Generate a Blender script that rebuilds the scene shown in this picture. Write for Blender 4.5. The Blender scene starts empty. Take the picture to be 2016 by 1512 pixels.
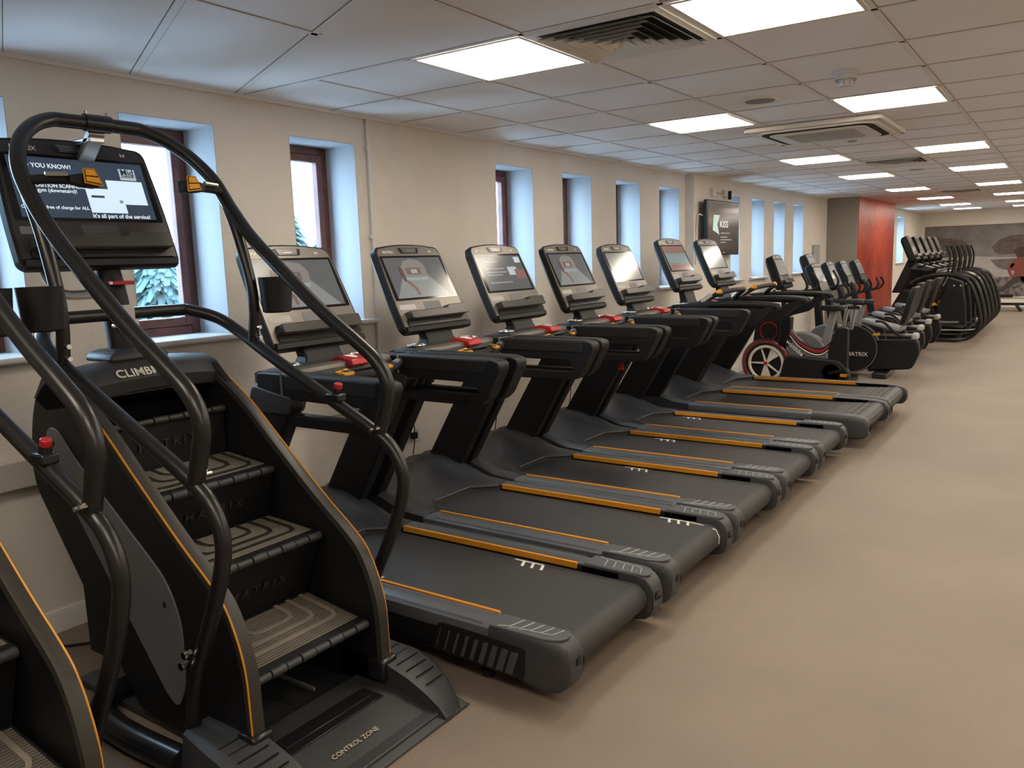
import bpy, math, random
from mathutils import Vector, Matrix
random.seed(7)
S = bpy.context.scene
COL = S.collection
# ------------------------------------------------------------------ camera
F, YAW, PITCH, ROLL = 1594.576, 0.60666, 0.1513, -0.0315
def cam_axes():
    cy, sy = math.cos(YAW), math.sin(YAW)
    fwd = Vector((-sy*math.cos(PITCH), cy*math.cos(PITCH), -math.sin(PITCH)))
    right = Vector((cy, sy, 0)); up = right.cross(fwd)
    return fwd, math.cos(ROLL)*right+math.sin(ROLL)*up, -math.sin(ROLL)*right+math.cos(ROLL)*up
fw, rt, up = cam_axes()
cd = bpy.data.cameras.new('camera'); cam = bpy.data.objects.new('camera', cd); COL.objects.link(cam)
cd.sensor_width = 36; cd.lens = F/2016*36; cd.clip_start = .05; cd.clip_end = 300
M = Matrix((rt, up, -fw)).transposed().to_4x4(); M.translation = Vector((3.61, 0, 1.56))
cam.matrix_world = M
S.camera = cam
# ------------------------------------------------------------------ sky, exposure
W = bpy.data.worlds.new('sky'); S.world = W; W.use_nodes = True
bg = W.node_tree.nodes['Background']; bg.inputs[0].default_value = (.45, .71, 1.0, 1); bg.inputs[1].default_value = 12.0
S.view_settings.view_transform = 'Standard'; S.view_settings.look = 'None'
S.view_settings.gamma = 1; S.view_settings.exposure = 0.42; S.view_settings.use_curve_mapping = False
LAMP_STRENGTH = 12.5
CEIL = 2.4524
# ------------------------------------------------------------------ materials
MATS = {}
def mat(name, col, rough=.5, metal=0, noise=0, nscale=20, bump=0, bscale=60, emit=0, ecol=None, coat=0, spec=.5):
    if name in MATS: return MATS[name]
    m = bpy.data.materials.new(name); m.use_nodes = True; nt = m.node_tree
    p = nt.nodes['Principled BSDF']
    p.inputs['Base Color'].default_value = (*col, 1); p.inputs['Roughness'].default_value = rough
    p.inputs['Metallic'].default_value = metal; p.inputs['Specular IOR Level'].default_value = spec
    p.inputs['Coat Weight'].default_value = coat
    if coat: p.inputs['Coat Roughness'].default_value = .05
    if emit:
        p.inputs['Emission Color'].default_value = (*(ecol or col), 1); p.inputs['Emission Strength'].default_value = emit
    if noise or bump:
        tc = nt.nodes.new('ShaderNodeTexCoord')
    if noise:
        n = nt.nodes.new('ShaderNodeTexNoise'); n.inputs['Scale'].default_value = nscale; n.inputs['Detail'].default_value = 5
        nt.links.new(tc.outputs['Object'], n.inputs['Vector'])
        r = nt.nodes.new('ShaderNodeValToRGB'); r.color_ramp.elements[0].position = .35; r.color_ramp.elements[1].position = .65
        r.color_ramp.elements[0].color = (*[c*(1-noise) for c in col], 1); r.color_ramp.elements[1].color = (*[min(1, c*(1+noise)) for c in col], 1)
        nt.links.new(n.outputs['Fac'], r.inputs[0]); nt.links.new(r.outputs[0], p.inputs['Base Color'])
    if bump:
        n2 = nt.nodes.new('ShaderNodeTexNoise'); n2.inputs['Scale'].default_value = bscale; n2.inputs['Detail'].default_value = 4
        nt.links.new(tc.outputs['Object'], n2.inputs['Vector'])
        b = nt.nodes.new('ShaderNodeBump'); b.inputs['Strength'].default_value = bump; b.inputs['Distance'].default_value = .01
        nt.links.new(n2.outputs['Fac'], b.inputs['Height']); nt.links.new(b.outputs[0], p.inputs['Normal'])
    MATS[name] = m; return m
BLK = mat('black_plastic', (.011, .011, .0125), .45, bump=.15, bscale=900, spec=.25)
BLKS = mat('black_gloss', (.012, .012, .014), .25)
TUBE = mat('black_tube', (.010, .010, .011), .33)
SOFT = mat('black_rubber_grip', (.010, .010, .011), .5, bump=.5, bscale=1200, spec=.3)
CHAR = mat('charcoal_plastic', (.036, .038, .043), .45, bump=.15, bscale=700)
SLATE = mat('slate_rail', (.085, .092, .105), .38, noise=.05, nscale=40)
HOOD = mat('hood_charcoal', (.042, .044, .05), .36, bump=.12, bscale=600)
BELT = mat('belt_rubber', (.026, .027, .029), .5, bump=.3, bscale=1500)
PANEL = mat('console_graphite', (.21, .195, .175), .36, metal=.6)
SILV = mat('brushed_silver', (.5, .5, .5), .3, metal=.9)
CHRM = mat('chrome', (.75, .75, .76), .12, metal=1)
ORNG = mat('orange_stripe', (.62, .25, .012), .4)
YEL = mat('amber_button', (.75, .33, .01), .4)
RED = mat('red_plastic', (.40, .012, .015), .35)
WHT = mat('white_mark', (.75, .75, .72), .5)
TXT = mat('silver_lettering', (.72, .70, .64), .4, metal=.2)
EMB = mat('embossed_lettering', (.035, .035, .037), .3)
GREY = mat('grey_plastic', (.14, .145, .155), .5)
LGREY = mat('light_grey_plastic', (.4, .4, .4), .45)
TAN = mat('bronze_edge', (.03, .028, .024), .45)
STEPM = mat('step_rubber', (.15, .135, .11), .45, noise=.1, nscale=30)
STEPD = mat('step_groove', (.02, .019, .017), .6)
GLASSB = mat('screen_glass', (.008, .008, .01), .10)
WPL = mat('white_plastic', (.72, .71, .68), .4)
WALL = mat('painted_roughcast', (.76, .71, .64), .85, noise=.03, nscale=3, bump=.35, bscale=38)
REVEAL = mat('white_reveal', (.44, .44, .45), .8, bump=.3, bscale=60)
SILL = mat('sill_gloss', (.72, .70, .66), .3)
WOOD = mat('mahogany_frame', (.13, .045, .035), .4, noise=.25, nscale=14)
GWALL = mat('grey_wall', (.30, .27, .24), .8, bump=.15, bscale=50)
RWALL = mat('red_wall', (.62, .075, .04), .35, noise=.15, nscale=6)
TILE = mat('ceiling_tile', (.90, .90, .90), .85, noise=.02, nscale=2)
GRID = mat('ceiling_bar', (.84, .83, .81), .5)
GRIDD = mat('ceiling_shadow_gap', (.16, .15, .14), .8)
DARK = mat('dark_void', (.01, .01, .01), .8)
FWHT = mat('lamp_trim', (.8, .78, .72), .4)
def floor_mat():
    m = bpy.data.materials.new('speckled_vinyl'); m.use_nodes = True; nt = m.node_tree; p = nt.nodes['Principled BSDF']
    tc = nt.nodes.new('ShaderNodeTexCoord')
    a = nt.nodes.new('ShaderNodeTexNoise'); a.inputs['Scale'].default_value = 1.3; a.inputs['Detail'].default_value = 6
    b = nt.nodes.new('ShaderNodeTexNoise'); b.inputs['Scale'].default_value = 260; b.inputs['Detail'].default_value = 2
    v = nt.nodes.new('ShaderNodeTexVoronoi'); v.inputs['Scale'].default_value = 110
    for n in (a, b, v): nt.links.new(tc.outputs['Object'], n.inputs['Vector'])
    r = nt.nodes.new('ShaderNodeValToRGB'); r.color_ramp.elements[0].position = .3; r.color_ramp.elements[1].position = .7
    r.color_ramp.elements[0].color = (.205, .163, .128, 1); r.color_ramp.elements[1].color = (.248, .198, .156, 1)
    nt.links.new(a.outputs['Fac'], r.inputs[0])
    r2 = nt.nodes.new('ShaderNodeValToRGB'); r2.color_ramp.elements[0].position = .35; r2.color_ramp.elements[1].position = .68
    r2.color_ramp.elements[0].color = (.82, .82, .82, 1); r2.color_ramp.elements[1].color = (1.14, 1.13, 1.12, 1)
    nt.links.new(b.outputs['Fac'], r2.inputs[0])
    mx = nt.nodes.new('ShaderNodeMix'); mx.data_type = 'RGBA'; mx.blend_type = 'MULTIPLY'; mx.inputs[0].default_value = 1
    nt.links.new(r.outputs[0], mx.inputs[6]); nt.links.new(r2.outputs[0], mx.inputs[7])
    r3 = nt.nodes.new('ShaderNodeValToRGB'); r3.color_ramp.elements[0].position = .03; r3.color_ramp.elements[1].position = .07
    r3.color_ramp.elements[0].color = (1, 1, 1, 1); r3.color_ramp.elements[1].color = (0, 0, 0, 1)
    nt.links.new(v.outputs['Distance'], r3.inputs[0])
    mx2 = nt.nodes.new('ShaderNodeMix'); mx2.data_type = 'RGBA'
    nt.links.new(r3.outputs[0], mx2.inputs[0]); nt.links.new(mx.outputs[2], mx2.inputs[6]); mx2.inputs[7].default_value = (.42, .38, .33, 1)
    nt.links.new(mx2.outputs[2], p.inputs['Base Color']); p.inputs['Roughness'].default_value = .5; p.inputs['Specular IOR Level'].default_value = .35
    bp = nt.nodes.new('ShaderNodeBump'); bp.inputs['Strength'].default_value = .12; bp.inputs['Distance'].default_value = .004
    nt.links.new(b.outputs['Fac'], bp.inputs['Height']); nt.links.new(bp.outputs[0], p.inputs['Normal'])
    return m
FLOOR = floor_mat()
def pane_mat():
    m = bpy.data.materials.new('window_glass'); m.use_nodes = True; nt = m.node_tree; nt.nodes.clear()
    o = nt.nodes.new('ShaderNodeOutputMaterial'); t = nt.nodes.new('ShaderNodeBsdfTransparent'); g = nt.nodes.new('ShaderNodeBsdfGlossy')
    g.inputs['Roughness'].default_value = .02
    x = nt.nodes.new('ShaderNodeMixShader'); x.inputs[0].default_value = .05; nt.links.new(t.outputs[0], x.inputs[1]); nt.links.new(g.outputs[0], x.inputs[2])
    nt.links.new(x.outputs[0], o.inputs[0]); return m
PANE = pane_mat()
LAMP = mat('lamp_diffuser', (.9, .88, .8), .5, emit=LAMP_STRENGTH, ecol=(1.0, .88, .72))
def scr(name, col, e=.25): return mat('display_'+name, tuple(c*.5 for c in col), .16, emit=e, ecol=col, spec=.4)
# ------------------------------------------------------------------ mesh builder
def frame(O, U, V):
    U = Vector(U).normalized(); V = Vector(V).normalized(); return (Vector(O), U, V, U.cross(V))
def rpoly(pts, r, n=4):
    out = []; k = len(pts)
    for i in range(k):
        p0, p1, p2 = Vector(pts[i-1]), Vector(pts[i]), Vector(pts[(i+1) % k])
        rr = r[i] if isinstance(r, (list, tuple)) else r
        a = (p0-p1); b = (p2-p1); d = min(rr, a.length*.49, b.length*.49)
        if d < 1e-5: out.append(tuple(p1)); continue
        A = p1+a.normalized()*d; B = p1+b.normalized()*d
        for j in range(n+1):
            t = j/n; out.append(tuple((1-t)**2*A+2*t*(1-t)*p1+t*t*B))
    return out
def smooth(pts, n=6):
    P = [Vector(p) for p in pts]; P = [P[0]*2-P[1]]+P+[P[-1]*2-P[-2]]; out = []
    for i in range(1, len(P)-2):
        a, b, c, d = P[i-1:i+3]
        for j in range(n):
            t = j/n; out.append(.5*((2*b)+(c-a)*t+(2*a-5*b+4*c-d)*t*t+(3*b-a-3*c+d)*t**3))
    out.append(P[-2]); return out
class MB:
    def __init__(s, off=(0, 0, 0)): s.v = []; s.f = []; s.m = []; s.off = Vector(off); s.mi = 0
    def add(s, vs, fs):
        b = len(s.v); s.v += [Vector(v)+s.off for v in vs]; s.f += [tuple(b+i for i in f) for f in fs]; s.m += [s.mi]*len(fs); return s
    def box(s, x0, x1, y0, y1, z0, z1):
        v = [(x, y, z) for z in (z0, z1) for y in (y0, y1) for x in (x0, x1)]
        return s.add(v, [(0, 2, 3, 1), (4, 5, 7, 6), (0, 1, 5, 4), (2, 6, 7, 3), (0, 4, 6, 2), (1, 3, 7, 5)])
    def prism(s, fr, poly, n0, n1):
        O, U, V, N = fr; k = len(poly)
        a = [O+U*p[0]+V*p[1]+N*n0 for p in poly]; b = [O+U*p[0]+V*p[1]+N*n1 for p in poly]
        area = sum(poly[i-1][0]*poly[i][1]-poly[i][0]*poly[i-1][1] for i in range(k))
        fs = [tuple(range(k))[::-1], tuple(range(k, 2*k))]+[(i, (i+1) % k, k+(i+1) % k, k+i) for i in range(k)]
        if (area < 0) != (n1 < n0): fs = [f[::-1] for f in fs]
        return s.add(a+b, fs)
    def xz(s, poly, y0, y1): return s.prism((Vector((0, 0, 0)), Vector((1, 0, 0)), Vector((0, 0, 1)), Vector((0, 1, 0))), poly, y0, y1)._fixxz()
    def _fixxz(s): return s
    def xy(s, poly, z0, z1): return s.prism((Vector((0, 0, 0)), Vector((1, 0, 0)), Vector((0, 1, 0)), Vector((0, 0, 1))), poly, z0, z1)
    def tube(s, pts, r, seg=12, cap=True, sx=1.0):
        P = [Vector(p) for p in pts]; n = len(P); rings = []
        t = (P[1]-P[0]).normalized(); u = t.orthogonal().normalized()
        if abs(t.y) < .9: u = (Vector((0, 1, 0))-t*t.y).normalized()
        vs = []
        for i in range(n):
            t2 = (P[min(i+1, n-1)]-P[max(i-1, 0)]).normalized()
            u = (u-t2*u.dot(t2)).normalized(); w = t2.cross(u)
            rr = r[i] if isinstance(r, (list, tuple)) else r
            for j in range(seg):
                a = 2*math.pi*j/seg; vs.append(P[i]+u*math.cos(a)*rr*sx+w*math.sin(a)*rr)
        fs = [(i*seg+j, i*seg+(j+1) % seg, (i+1)*seg+(j+1) % seg, (i+1)*seg+j) for i in range(n-1) for j in range(seg)]
        if cap: fs += [tuple(range(seg))[::-1], tuple(range((n-1)*seg, n*seg))]
        return s.add(vs, fs)
    def cyl(s, a, b, r, seg=20): return s.tube([a, b], r, seg)
    def ring(s, c, n, R, r, seg=32, sub=8, sq=1):
        c = Vector(c); n = Vector(n).normalized(); u = n.orthogonal().normalized(); w = n.cross(u); vs = []
        for i in range(seg):
            a = 2*math.pi*i/seg; d = u*math.cos(a)+w*math.sin(a)
            for j in range(sub):
                b = 2*math.pi*j/sub; vs.append(c+d*(R+r*math.cos(b))+n*r*sq*math.sin(b))
        fs = [(i*sub+j, ((i+1) % seg)*sub+j, ((i+1) % seg)*sub+(j+1) % sub, i*sub+(j+1) % sub) for i in range(seg) for j in range(sub)]
        return s.add(vs, fs)
    def loft(s, secs, cap=True):
        k = len(secs[0]); vs = [p for q in secs for p in q]
        fs = [(i*k+j, i*k+(j+1) % k, (i+1)*k+(j+1) % k, (i+1)*k+j) for i in range(len(secs)-1) for j in range(k)]
        if cap: fs += [tuple(range(k))[::-1], tuple(range((len(secs)-1)*k, len(secs)*k))]
        return s.add(vs, fs)
    def build(s, name, mats, parent=None, bevel=0, angle=35, flat=False, segs=2):
        if not isinstance(mats, (list, tuple)): mats = [mats]
        me = bpy.data.meshes.new(name); off = rootloc(parent)
        me.from_pydata([tuple(v-off) for v in s.v], [], s.f); me.update()
        for m in mats: me.materials.append(m)
        me.polygons.foreach_set('material_index', s.m)
        import bmesh
        bm = bmesh.new(); bm.from_mesh(me); bmesh.ops.recalc_face_normals(bm, faces=bm.faces); bm.to_mesh(me); bm.free()
        if not flat:
            me.polygons.foreach_set('use_smooth', [True]*len(me.polygons)); me.set_sharp_from_angle(angle=math.radians(angle))
        o = bpy.data.objects.new(name, me); COL.objects.link(o)
        if parent: o.parent = parent
        if bevel:
            b = o.modifiers.new('bevel', 'BEVEL'); b.width = bevel; b.segments = segs; b.limit_method = 'ANGLE'; b.angle_limit = math.radians(40)
        return o
def rootloc(p):
    if p is None: return Vector((0, 0, 0))
    while p.parent: p = p.parent
    return Vector(p.location)
def thing(name, loc, label, cat, group=None):
    o = bpy.data.objects.new(name, None); COL.objects.link(o); o.location = loc; o.empty_display_size = .1
    o['label'] = label; o['category'] = cat
    if group: o['group'] = group
    return o
def tag(o, label, cat, group=None):
    o['label'] = label; o['category'] = cat
    if group: o['group'] = group
    return o
def st(o): o['kind'] = 'structure'; return o
def copy_tree(o, parent=None):
    c = o.copy(); COL.objects.link(c); c.parent = parent
    for ch in list(o.children): copy_tree(ch, c)
    return c
def dup(o, loc, label, group=None):
    c = copy_tree(o); c.location = loc; c['label'] = label
    if group: c['group'] = group
    return c
def text(s, fr, width, m, parent, name='lettering', height=None, ext=.0006, label=None):
    O, U, V, N = fr
    cu = bpy.data.curves.new('t', 'FONT'); cu.body = s; cu.align_x = 'CENTER'; cu.align_y = 'CENTER'; cu.extrude = .01; cu.offset = .012
    cu.resolution_u = 3
    o = bpy.data.objects.new('t', cu); COL.objects.link(o); dg = bpy.context.evaluated_depsgraph_get(); dg.update()
    me = bpy.data.meshes.new_from_object(o.evaluated_get(dg)); bpy.data.objects.remove(o); bpy.data.curves.remove(cu)
    xs = [v.co.x for v in me.vertices]; ys = [v.co.y for v in me.vertices]
    cx, cy = (min(xs)+max(xs))/2, (min(ys)+max(ys))/2; sx = width/(max(xs)-min(xs)); sy = sx if height is None else height/(max(ys)-min(ys))
    off = rootloc(parent)
    for v in me.vertices: v.co = O+U*(v.co.x-cx)*sx+V*(v.co.y-cy)*sy+N*(ext if v.co.z > 0 else -ext)-off
    me.name = name; me.materials.clear(); me.materials.append(m)
    me.polygons.foreach_set('material_index', [0]*len(me.polygons))
    r = bpy.data.objects.new(name, me); COL.objects.link(r); r.parent = parent
    if label: r['label'] = label
    return r
# ================================================================== THE ROOM
WT = .30
YF, X1 = 24.1, 7.4
wins = [(1.16, 1.66), (2.14, 2.64), (3.12, 3.62), (5.07, 5.58), (6.04, 6.54), (7.02, 7.54), (8.0, 8.52), (10.02, 10.5), (10.96, 11.5), (11.94, 12.48), (12.94, 13.5)]
ZS, ZT = 1.225, 2.28
def wall_holes(name, x, ys, holes, m):
    b = MB(); y = ys[0]
    b.box(x-WT, x, ys[0], ys[1], 0, ZS); b.box(x-WT, x, ys[0], ys[1], ZT, 2.6)
    for a, c in holes:
        b.box(x-WT, x, y, a, ZS, ZT); y = c
    b.box(x-WT, x, y, ys[1], ZS, ZT)
    return st(b.build(name, m, flat=True))
wall_holes('wall_left', 0, (-3, 15.0), wins, WALL)
b = MB(); b.box(0, .10, 8.69, 9.88, 0, CEIL); st(b.build('wall_pilaster', WALL, flat=True))
b = MB(); b.box(-WT, .50, 15.0, 15.06, 0, CEIL+.1); st(b.build('wall_return', GWALL, flat=True))
b = MB(); b.box(-.2, .51, 15.06, 18.4, 0, CEIL+.1); st(b.build('wall_red', RWALL, flat=True))
wall_holes('wall_left_far', .2, (18.4, YF), [(20.6, 21.5)], WALL)
b = MB(); b.box(-.3, X1, YF, YF+.2, 0, 2.6); st(b.build('wall_far', WALL, flat=True))
b = MB(); b.box(X1, X1+.2, -3, YF, 0, 2.6); st(b.build('wall_right', WALL, flat=True))
b = MB(); b.box(-.3, X1, -3.2, -3, 0, 2.6); st(b.build('wall_back', WALL, flat=True))
b = MB(); b.box(-.3, X1, -3, YF, -.1, 0); st(b.build('floor', FLOOR, flat=True))
# ceiling with openings left for nothing: a solid slab, bars proud of it
b = MB(); b.box(-.3, X1, -3, YF, CEIL, CEIL+.06); st(b.build('ceiling', TILE, flat=True))
b = MB(); zb = CEIL-.004
def bar(p, q, w=.024):
    p = Vector((*p, 0)); q = Vector((*q, 0)); d = (q-p).normalized(); n = Vector((-d.y, d.x, 0))*w/2
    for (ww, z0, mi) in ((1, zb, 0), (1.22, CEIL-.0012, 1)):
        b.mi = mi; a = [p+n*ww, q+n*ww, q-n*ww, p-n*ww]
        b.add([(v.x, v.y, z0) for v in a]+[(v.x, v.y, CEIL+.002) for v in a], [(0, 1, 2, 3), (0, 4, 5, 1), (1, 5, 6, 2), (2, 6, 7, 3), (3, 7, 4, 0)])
GX0, GY0, G = 1.133, 2.84, .6
DG = Vector((1.53, -.67)).normalized()
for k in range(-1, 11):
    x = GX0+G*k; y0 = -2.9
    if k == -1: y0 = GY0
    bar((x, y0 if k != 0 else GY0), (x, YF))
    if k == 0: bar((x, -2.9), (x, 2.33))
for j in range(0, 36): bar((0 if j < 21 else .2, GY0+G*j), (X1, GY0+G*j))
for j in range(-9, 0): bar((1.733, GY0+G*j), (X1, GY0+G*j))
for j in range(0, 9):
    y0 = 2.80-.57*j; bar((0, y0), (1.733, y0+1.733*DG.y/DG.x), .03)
b.mi = 0; b.box(0, .018, -3, 15, CEIL-.018, CEIL)
st(b.build('trim_1', [GRID, GRIDD], flat=True))
# skirting, dado trunking
b = MB(); b.xz([(0, 0), (.018, 0), (.018, .085), (.010, .10), (0, .10)], -3, 8.69); b.xz([(0, 0), (.018, 0), (.018, .085), (.010, .10), (0, .10)], 9.88, 15)
b.xz([(.1, 0), (.118, 0), (.118, .085), (.110, .10), (.1, .10)], 8.69, 9.88)
st(b.build('baseboard_left', SILL))
b = MB(); b.box(.2, X1, YF-.02, YF, 0, .11); st(b.build('baseboard_far', SILL))
b = MB(); b.box(0, .045, -3, 8.69, .68, .80); b.box(0, .045, 9.88, 15, .68, .80); b.box(.1, .145, 8.69, 9.88, .68, .80)
st(b.build('trim_2', mat('painted_trunking', (.55, .51, .45), .45), bevel=.006))
# windows
CAMY = 0
for i, (a, c) in enumerate(wins+[(20.6, 21.5)]):
    x0 = 0 if i < 11 else .2
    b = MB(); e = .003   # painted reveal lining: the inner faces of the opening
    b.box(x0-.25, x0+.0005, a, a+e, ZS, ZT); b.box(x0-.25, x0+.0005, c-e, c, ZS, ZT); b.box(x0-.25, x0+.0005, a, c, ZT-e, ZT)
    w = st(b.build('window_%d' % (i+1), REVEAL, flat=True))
    b = MB(); xo, xi = x0-.30, x0-.25; t = .05
    b.box(xo, xi, a, a+t, ZS, ZT); b.box(xo, xi, c-t, c, ZS, ZT); b.box(xo, xi, a+t, c-t, ZT-t, ZT); b.box(xo, xi, a+t, c-t, ZS, ZS+t)
    b.build('window_frame', WOOD, w, bevel=.005)
    b = MB(); t2 = .095; xo, xi = x0-.285, x0-.235
    b.box(xo, xi, a+t, a+t2, ZS+t, ZT-t); b.box(xo, xi, c-t2, c-t, ZS+t, ZT-t); b.box(xo, xi, a+t2, c-t2, ZT-t2, ZT-t); b.box(xo, xi, a+t2, c-t2, ZS+t, ZS+t2)
    b.build('casement', WOOD, w, bevel=.007)
    b = MB(); b.box(x0-.262, x0-.256, a+t2-.005, c-t2+.005, ZS+t2-.005, ZT-t2+.005); b.build('pane', PANE, w)
    b = MB()
    b.xz(rpoly([(x0+.0, ZS-.024), (x0+.05, ZS-.024), (x0+.05, ZS+.005), (x0+.0, ZS+.005)], [0, .012, .012, 0]), a-.07, c+.08)
    b.box(x0-.25, x0+.001, a, c, ZS-.002, ZS+.005)
    b.build('window_sill', SILL, w)
# conduit up the wall
t = thing('wall_conduit', (0, 3.72, .8), 'white pipe conduit running up the wall between the second window and the nearest treadmills', 'conduit')
MB().box(.001, .022, 3.71, 3.735, .8, CEIL-.02).build('pipe', WPL, t, bevel=.004)
for z in (2.25, 1.72, 1.02): MB().box(.001, .026, 3.695, 3.71, z, z+.02).cyl((.02, 3.70, z+.01), (.03, 3.70, z+.01), .006).build('saddle_clip', WPL, t)
# ------------------------------------------------------------------ ceiling lights
def light_panel(loc):
    t = thing('ceiling_light', loc, 'x', 'ceiling light', 'square ceiling light panels')
    x, y, z = loc; b = MB(); e = .6/2-.012; f = .27
    for (a0, a1, b0, b1) in ((-e, e, -e, -f), (-e, e, f, e), (-e, -f, -f, f), (f, e, -f, f)): b.box(x+a0, x+a1, y+b0, y+b1, z-.007, z-.0045)
    b.build('light_frame', FWHT, t)
    MB().box(x-f, x+f, y-f, y+f, z-.0065, z-.0045).build('diffuser', LAMP, t)
    return t
ords = ['nearest', 'second nearest', 'third nearest', 'fourth nearest', 'fifth nearest', 'sixth nearest', 'seventh nearest', 'farthest']
L0 = None
for col, (xc, rn) in enumerate(((1.433, 'row nearer the windows'), (2.633, 'row farther from the windows'))):
    for k, j in enumerate((0, 4, 9, 13, 18, 23, 28, 32)):
        loc = (xc, GY0+G*j+.3, CEIL)
        lab = '%s lit square ceiling light in the %s' % (ords[k], rn)
        if L0 is None: L0 = light_panel(loc); L0['label'] = lab
        else: dup(L0, loc, lab)
for xc in (1.433, 2.633, 3.833, 5.033, 6.233):  # extra panels out of view, added as fill light for the room
    for k, j in enumerate((-5, 0, 4, 9, 13, 18, 23, 28, 32)):
        if j < 0 or xc > 3: dup(L0, (xc, GY0+G*j+.3, CEIL), 'unseen square ceiling light added to fill the room')
# air diffusers
def diffuser(loc, lab):
    t = thing('air_diffuser', loc, lab, 'ceiling vent', 'louvred square ceiling vents'); x, y, z = loc
    b = MB(); e = .29
    def sq(b, r0, z0, r1, z1):
        P = [(-1, -1), (1, -1), (1, 1), (-1, 1)]; vs = [(x+a*r0, y+c*r0, z0) for a, c in P]+[(x+a*r1, y+c*r1, z1) for a, c in P]
        b.add(vs, [(i, (i+1) % 4, 4+(i+1) % 4, 4+i) for i in range(4)])
    b.mi = 0; sq(b, e, z-.004, e, z-.010); sq(b, e, z-.010, e-.03, z-.012); sq(b, e-.03, z-.012, e-.03, z-.004)
    b.build('vent_frame', GRID, t, flat=True)
    b = MB(); b.add([(x-.26, y-.26, z-.003), (x+.26, y-.26, z-.003), (x+.26, y+.26, z-.003), (x-.26, y+.26, z-.003)], [(0, 3, 2, 1)])
    b.build('duct_opening', DARK, t)
    b = MB()
    for i in range(6):
        r = .255-.042*i; sq(b, r-.036, z-.006, r, z-.026-.002*i); sq(b, r-.036, z-.0075, r, z-.0275-.002*i)
    b.add([(x-.02, y-.02, z-.012), (x+.02, y-.02, z-.012), (x+.02, y+.02, z-.012), (x-.02, y+.02, z-.012)], [(0, 3, 2, 1)])
    b.build('louvres', FWHT, t, flat=True); return t
d0 = diffuser((2.033, GY0+.3, CEIL), 'large white louvred ceiling vent between the two nearest lights')
dup(d0, (2.033, GY0+.3+G*10+.2, CEIL), 'smaller looking louvred ceiling vent past the air conditioner')
dup(d0, (2.033, GY0+.3+G*20, CEIL), 'louvred ceiling vent farthest down the room')
# air conditioner cassette
t = thing('air_conditioner', (2.033, 6.45, CEIL), 'cream ceiling cassette air conditioner with curved slots', 'air conditioner')
c = frame((2.033, 6.45, CEIL), (1, 0, 0), (0, 1, 0))
MB().prism(c, rpoly([(-.47, -.47), (.47, -.47), (.47, .47), (-.47, .47)], .04), -.035, -.002).build('cassette_cover', FWHT, t, bevel=.01)
MB().prism(c, rpoly([(-.42, -.42), (.42, -.42), (.42, .42), (-.42, .42)], .14, 6), -.046, -.033).build('raised_panel', FWHT, t, bevel=.008)
MB().prism(c, rpoly([(-.385, -.385), (.385, -.385), (.385, .385), (-.385, .385)], .12, 6), -.0475, -.045).build('air_slot', DARK, t)
MB().prism(c, rpoly([(-.335, -.335), (.335, -.335), (.335, .335), (-.335, .335)], .09, 6), -.056, -.046).build('centre_panel', FWHT, t, bevel=.006)
MB().prism(c, rpoly([(-.24, -.24), (.24, -.24), (.24, .24), (-.24, .24)], .02), -.0575, -.055).build('intake_grille', mat('intake_grey', (.5, .48, .42), .7, bump=.6, bscale=400), t)
for (x, y) in ((-.445, -.445), (.445, -.445), (.445, .445), (-.445, .445)): MB().cyl((2.033+x, 6.45+y, CEIL-.038), (2.033+x, 6.45+y, CEIL-.034), .016).build('screw_cap', GREY, t)
# smoke detector
t = thing('smoke_detector', (2.6, 4.5, CEIL), 'white round smoke detector hanging under the ceiling', 'smoke detector')
def lathe(prof, c, seg=28):
    b = MB(); n = len(prof); vs = [(c[0]+r*math.cos(2*math.pi*i/seg), c[1]+r*math.sin(2*math.pi*i/seg), c[2]+z) for r, z in prof for i in range(seg)]
    b.add(vs, [(k*seg+i, k*seg+(i+1) % seg, (k+1)*seg+(i+1) % seg, (k+1)*seg+i) for k in range(n-1) for i in range(seg)]); return b
lathe([(.001, -.001), (.06, -.001), (.06, -.018), (.052, -.022), (.052, -.032), (.056, -.036), (.056, -.042), (.001, -.042)], (2.6, 4.5, CEIL)).build('detector_base', WPL, t)
lathe([(.036, -.042), (.040, -.058), (.034, -.074), (.001, -.076)], (2.6, 4.5, CEIL)).build('sensor_chamber', WPL, t)
for k in range(8):
    a = k*math.pi/4; MB().cyl((2.6+.048*math.cos(a), 4.5+.048*math.sin(a), CEIL-.04), (2.6+.036*math.cos(a), 4.5+.036*math.sin(a), CEIL-.07), .004, 6).build('vent_rib', LGREY, t)
for i, (x, y, lab) in enumerate(((2.02, 4.95, 'round grey speaker set into the ceiling, the nearer one'), (2.05, 10.5, 'round speaker set into the ceiling past the vent'))):
    t = thing('ceiling_speaker', (x, y, CEIL), lab, 'ceiling speaker', 'round ceiling speakers')
    lathe([(.001, -.010), (.085, -.010)], (x, y, CEIL)).build('speaker_grille', mat('grille', (.33, .32, .31), .7, bump=.6, bscale=600), t)
    lathe([(.085, -.008), (.105, -.012), (.11, -.001)], (x, y, CEIL)).build('speaker_rim', GRID, t)
t = thing('ceiling_sensor', (2.03, 7.33, CEIL), 'small round sensor on the ceiling just beyond the air conditioner', 'sensor')
lathe([(.001, -.012), (.03, -.012), (.04, -.001)], (2.03, 7.33, CEIL)).build('sensor_disc', LGREY, t)
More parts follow.
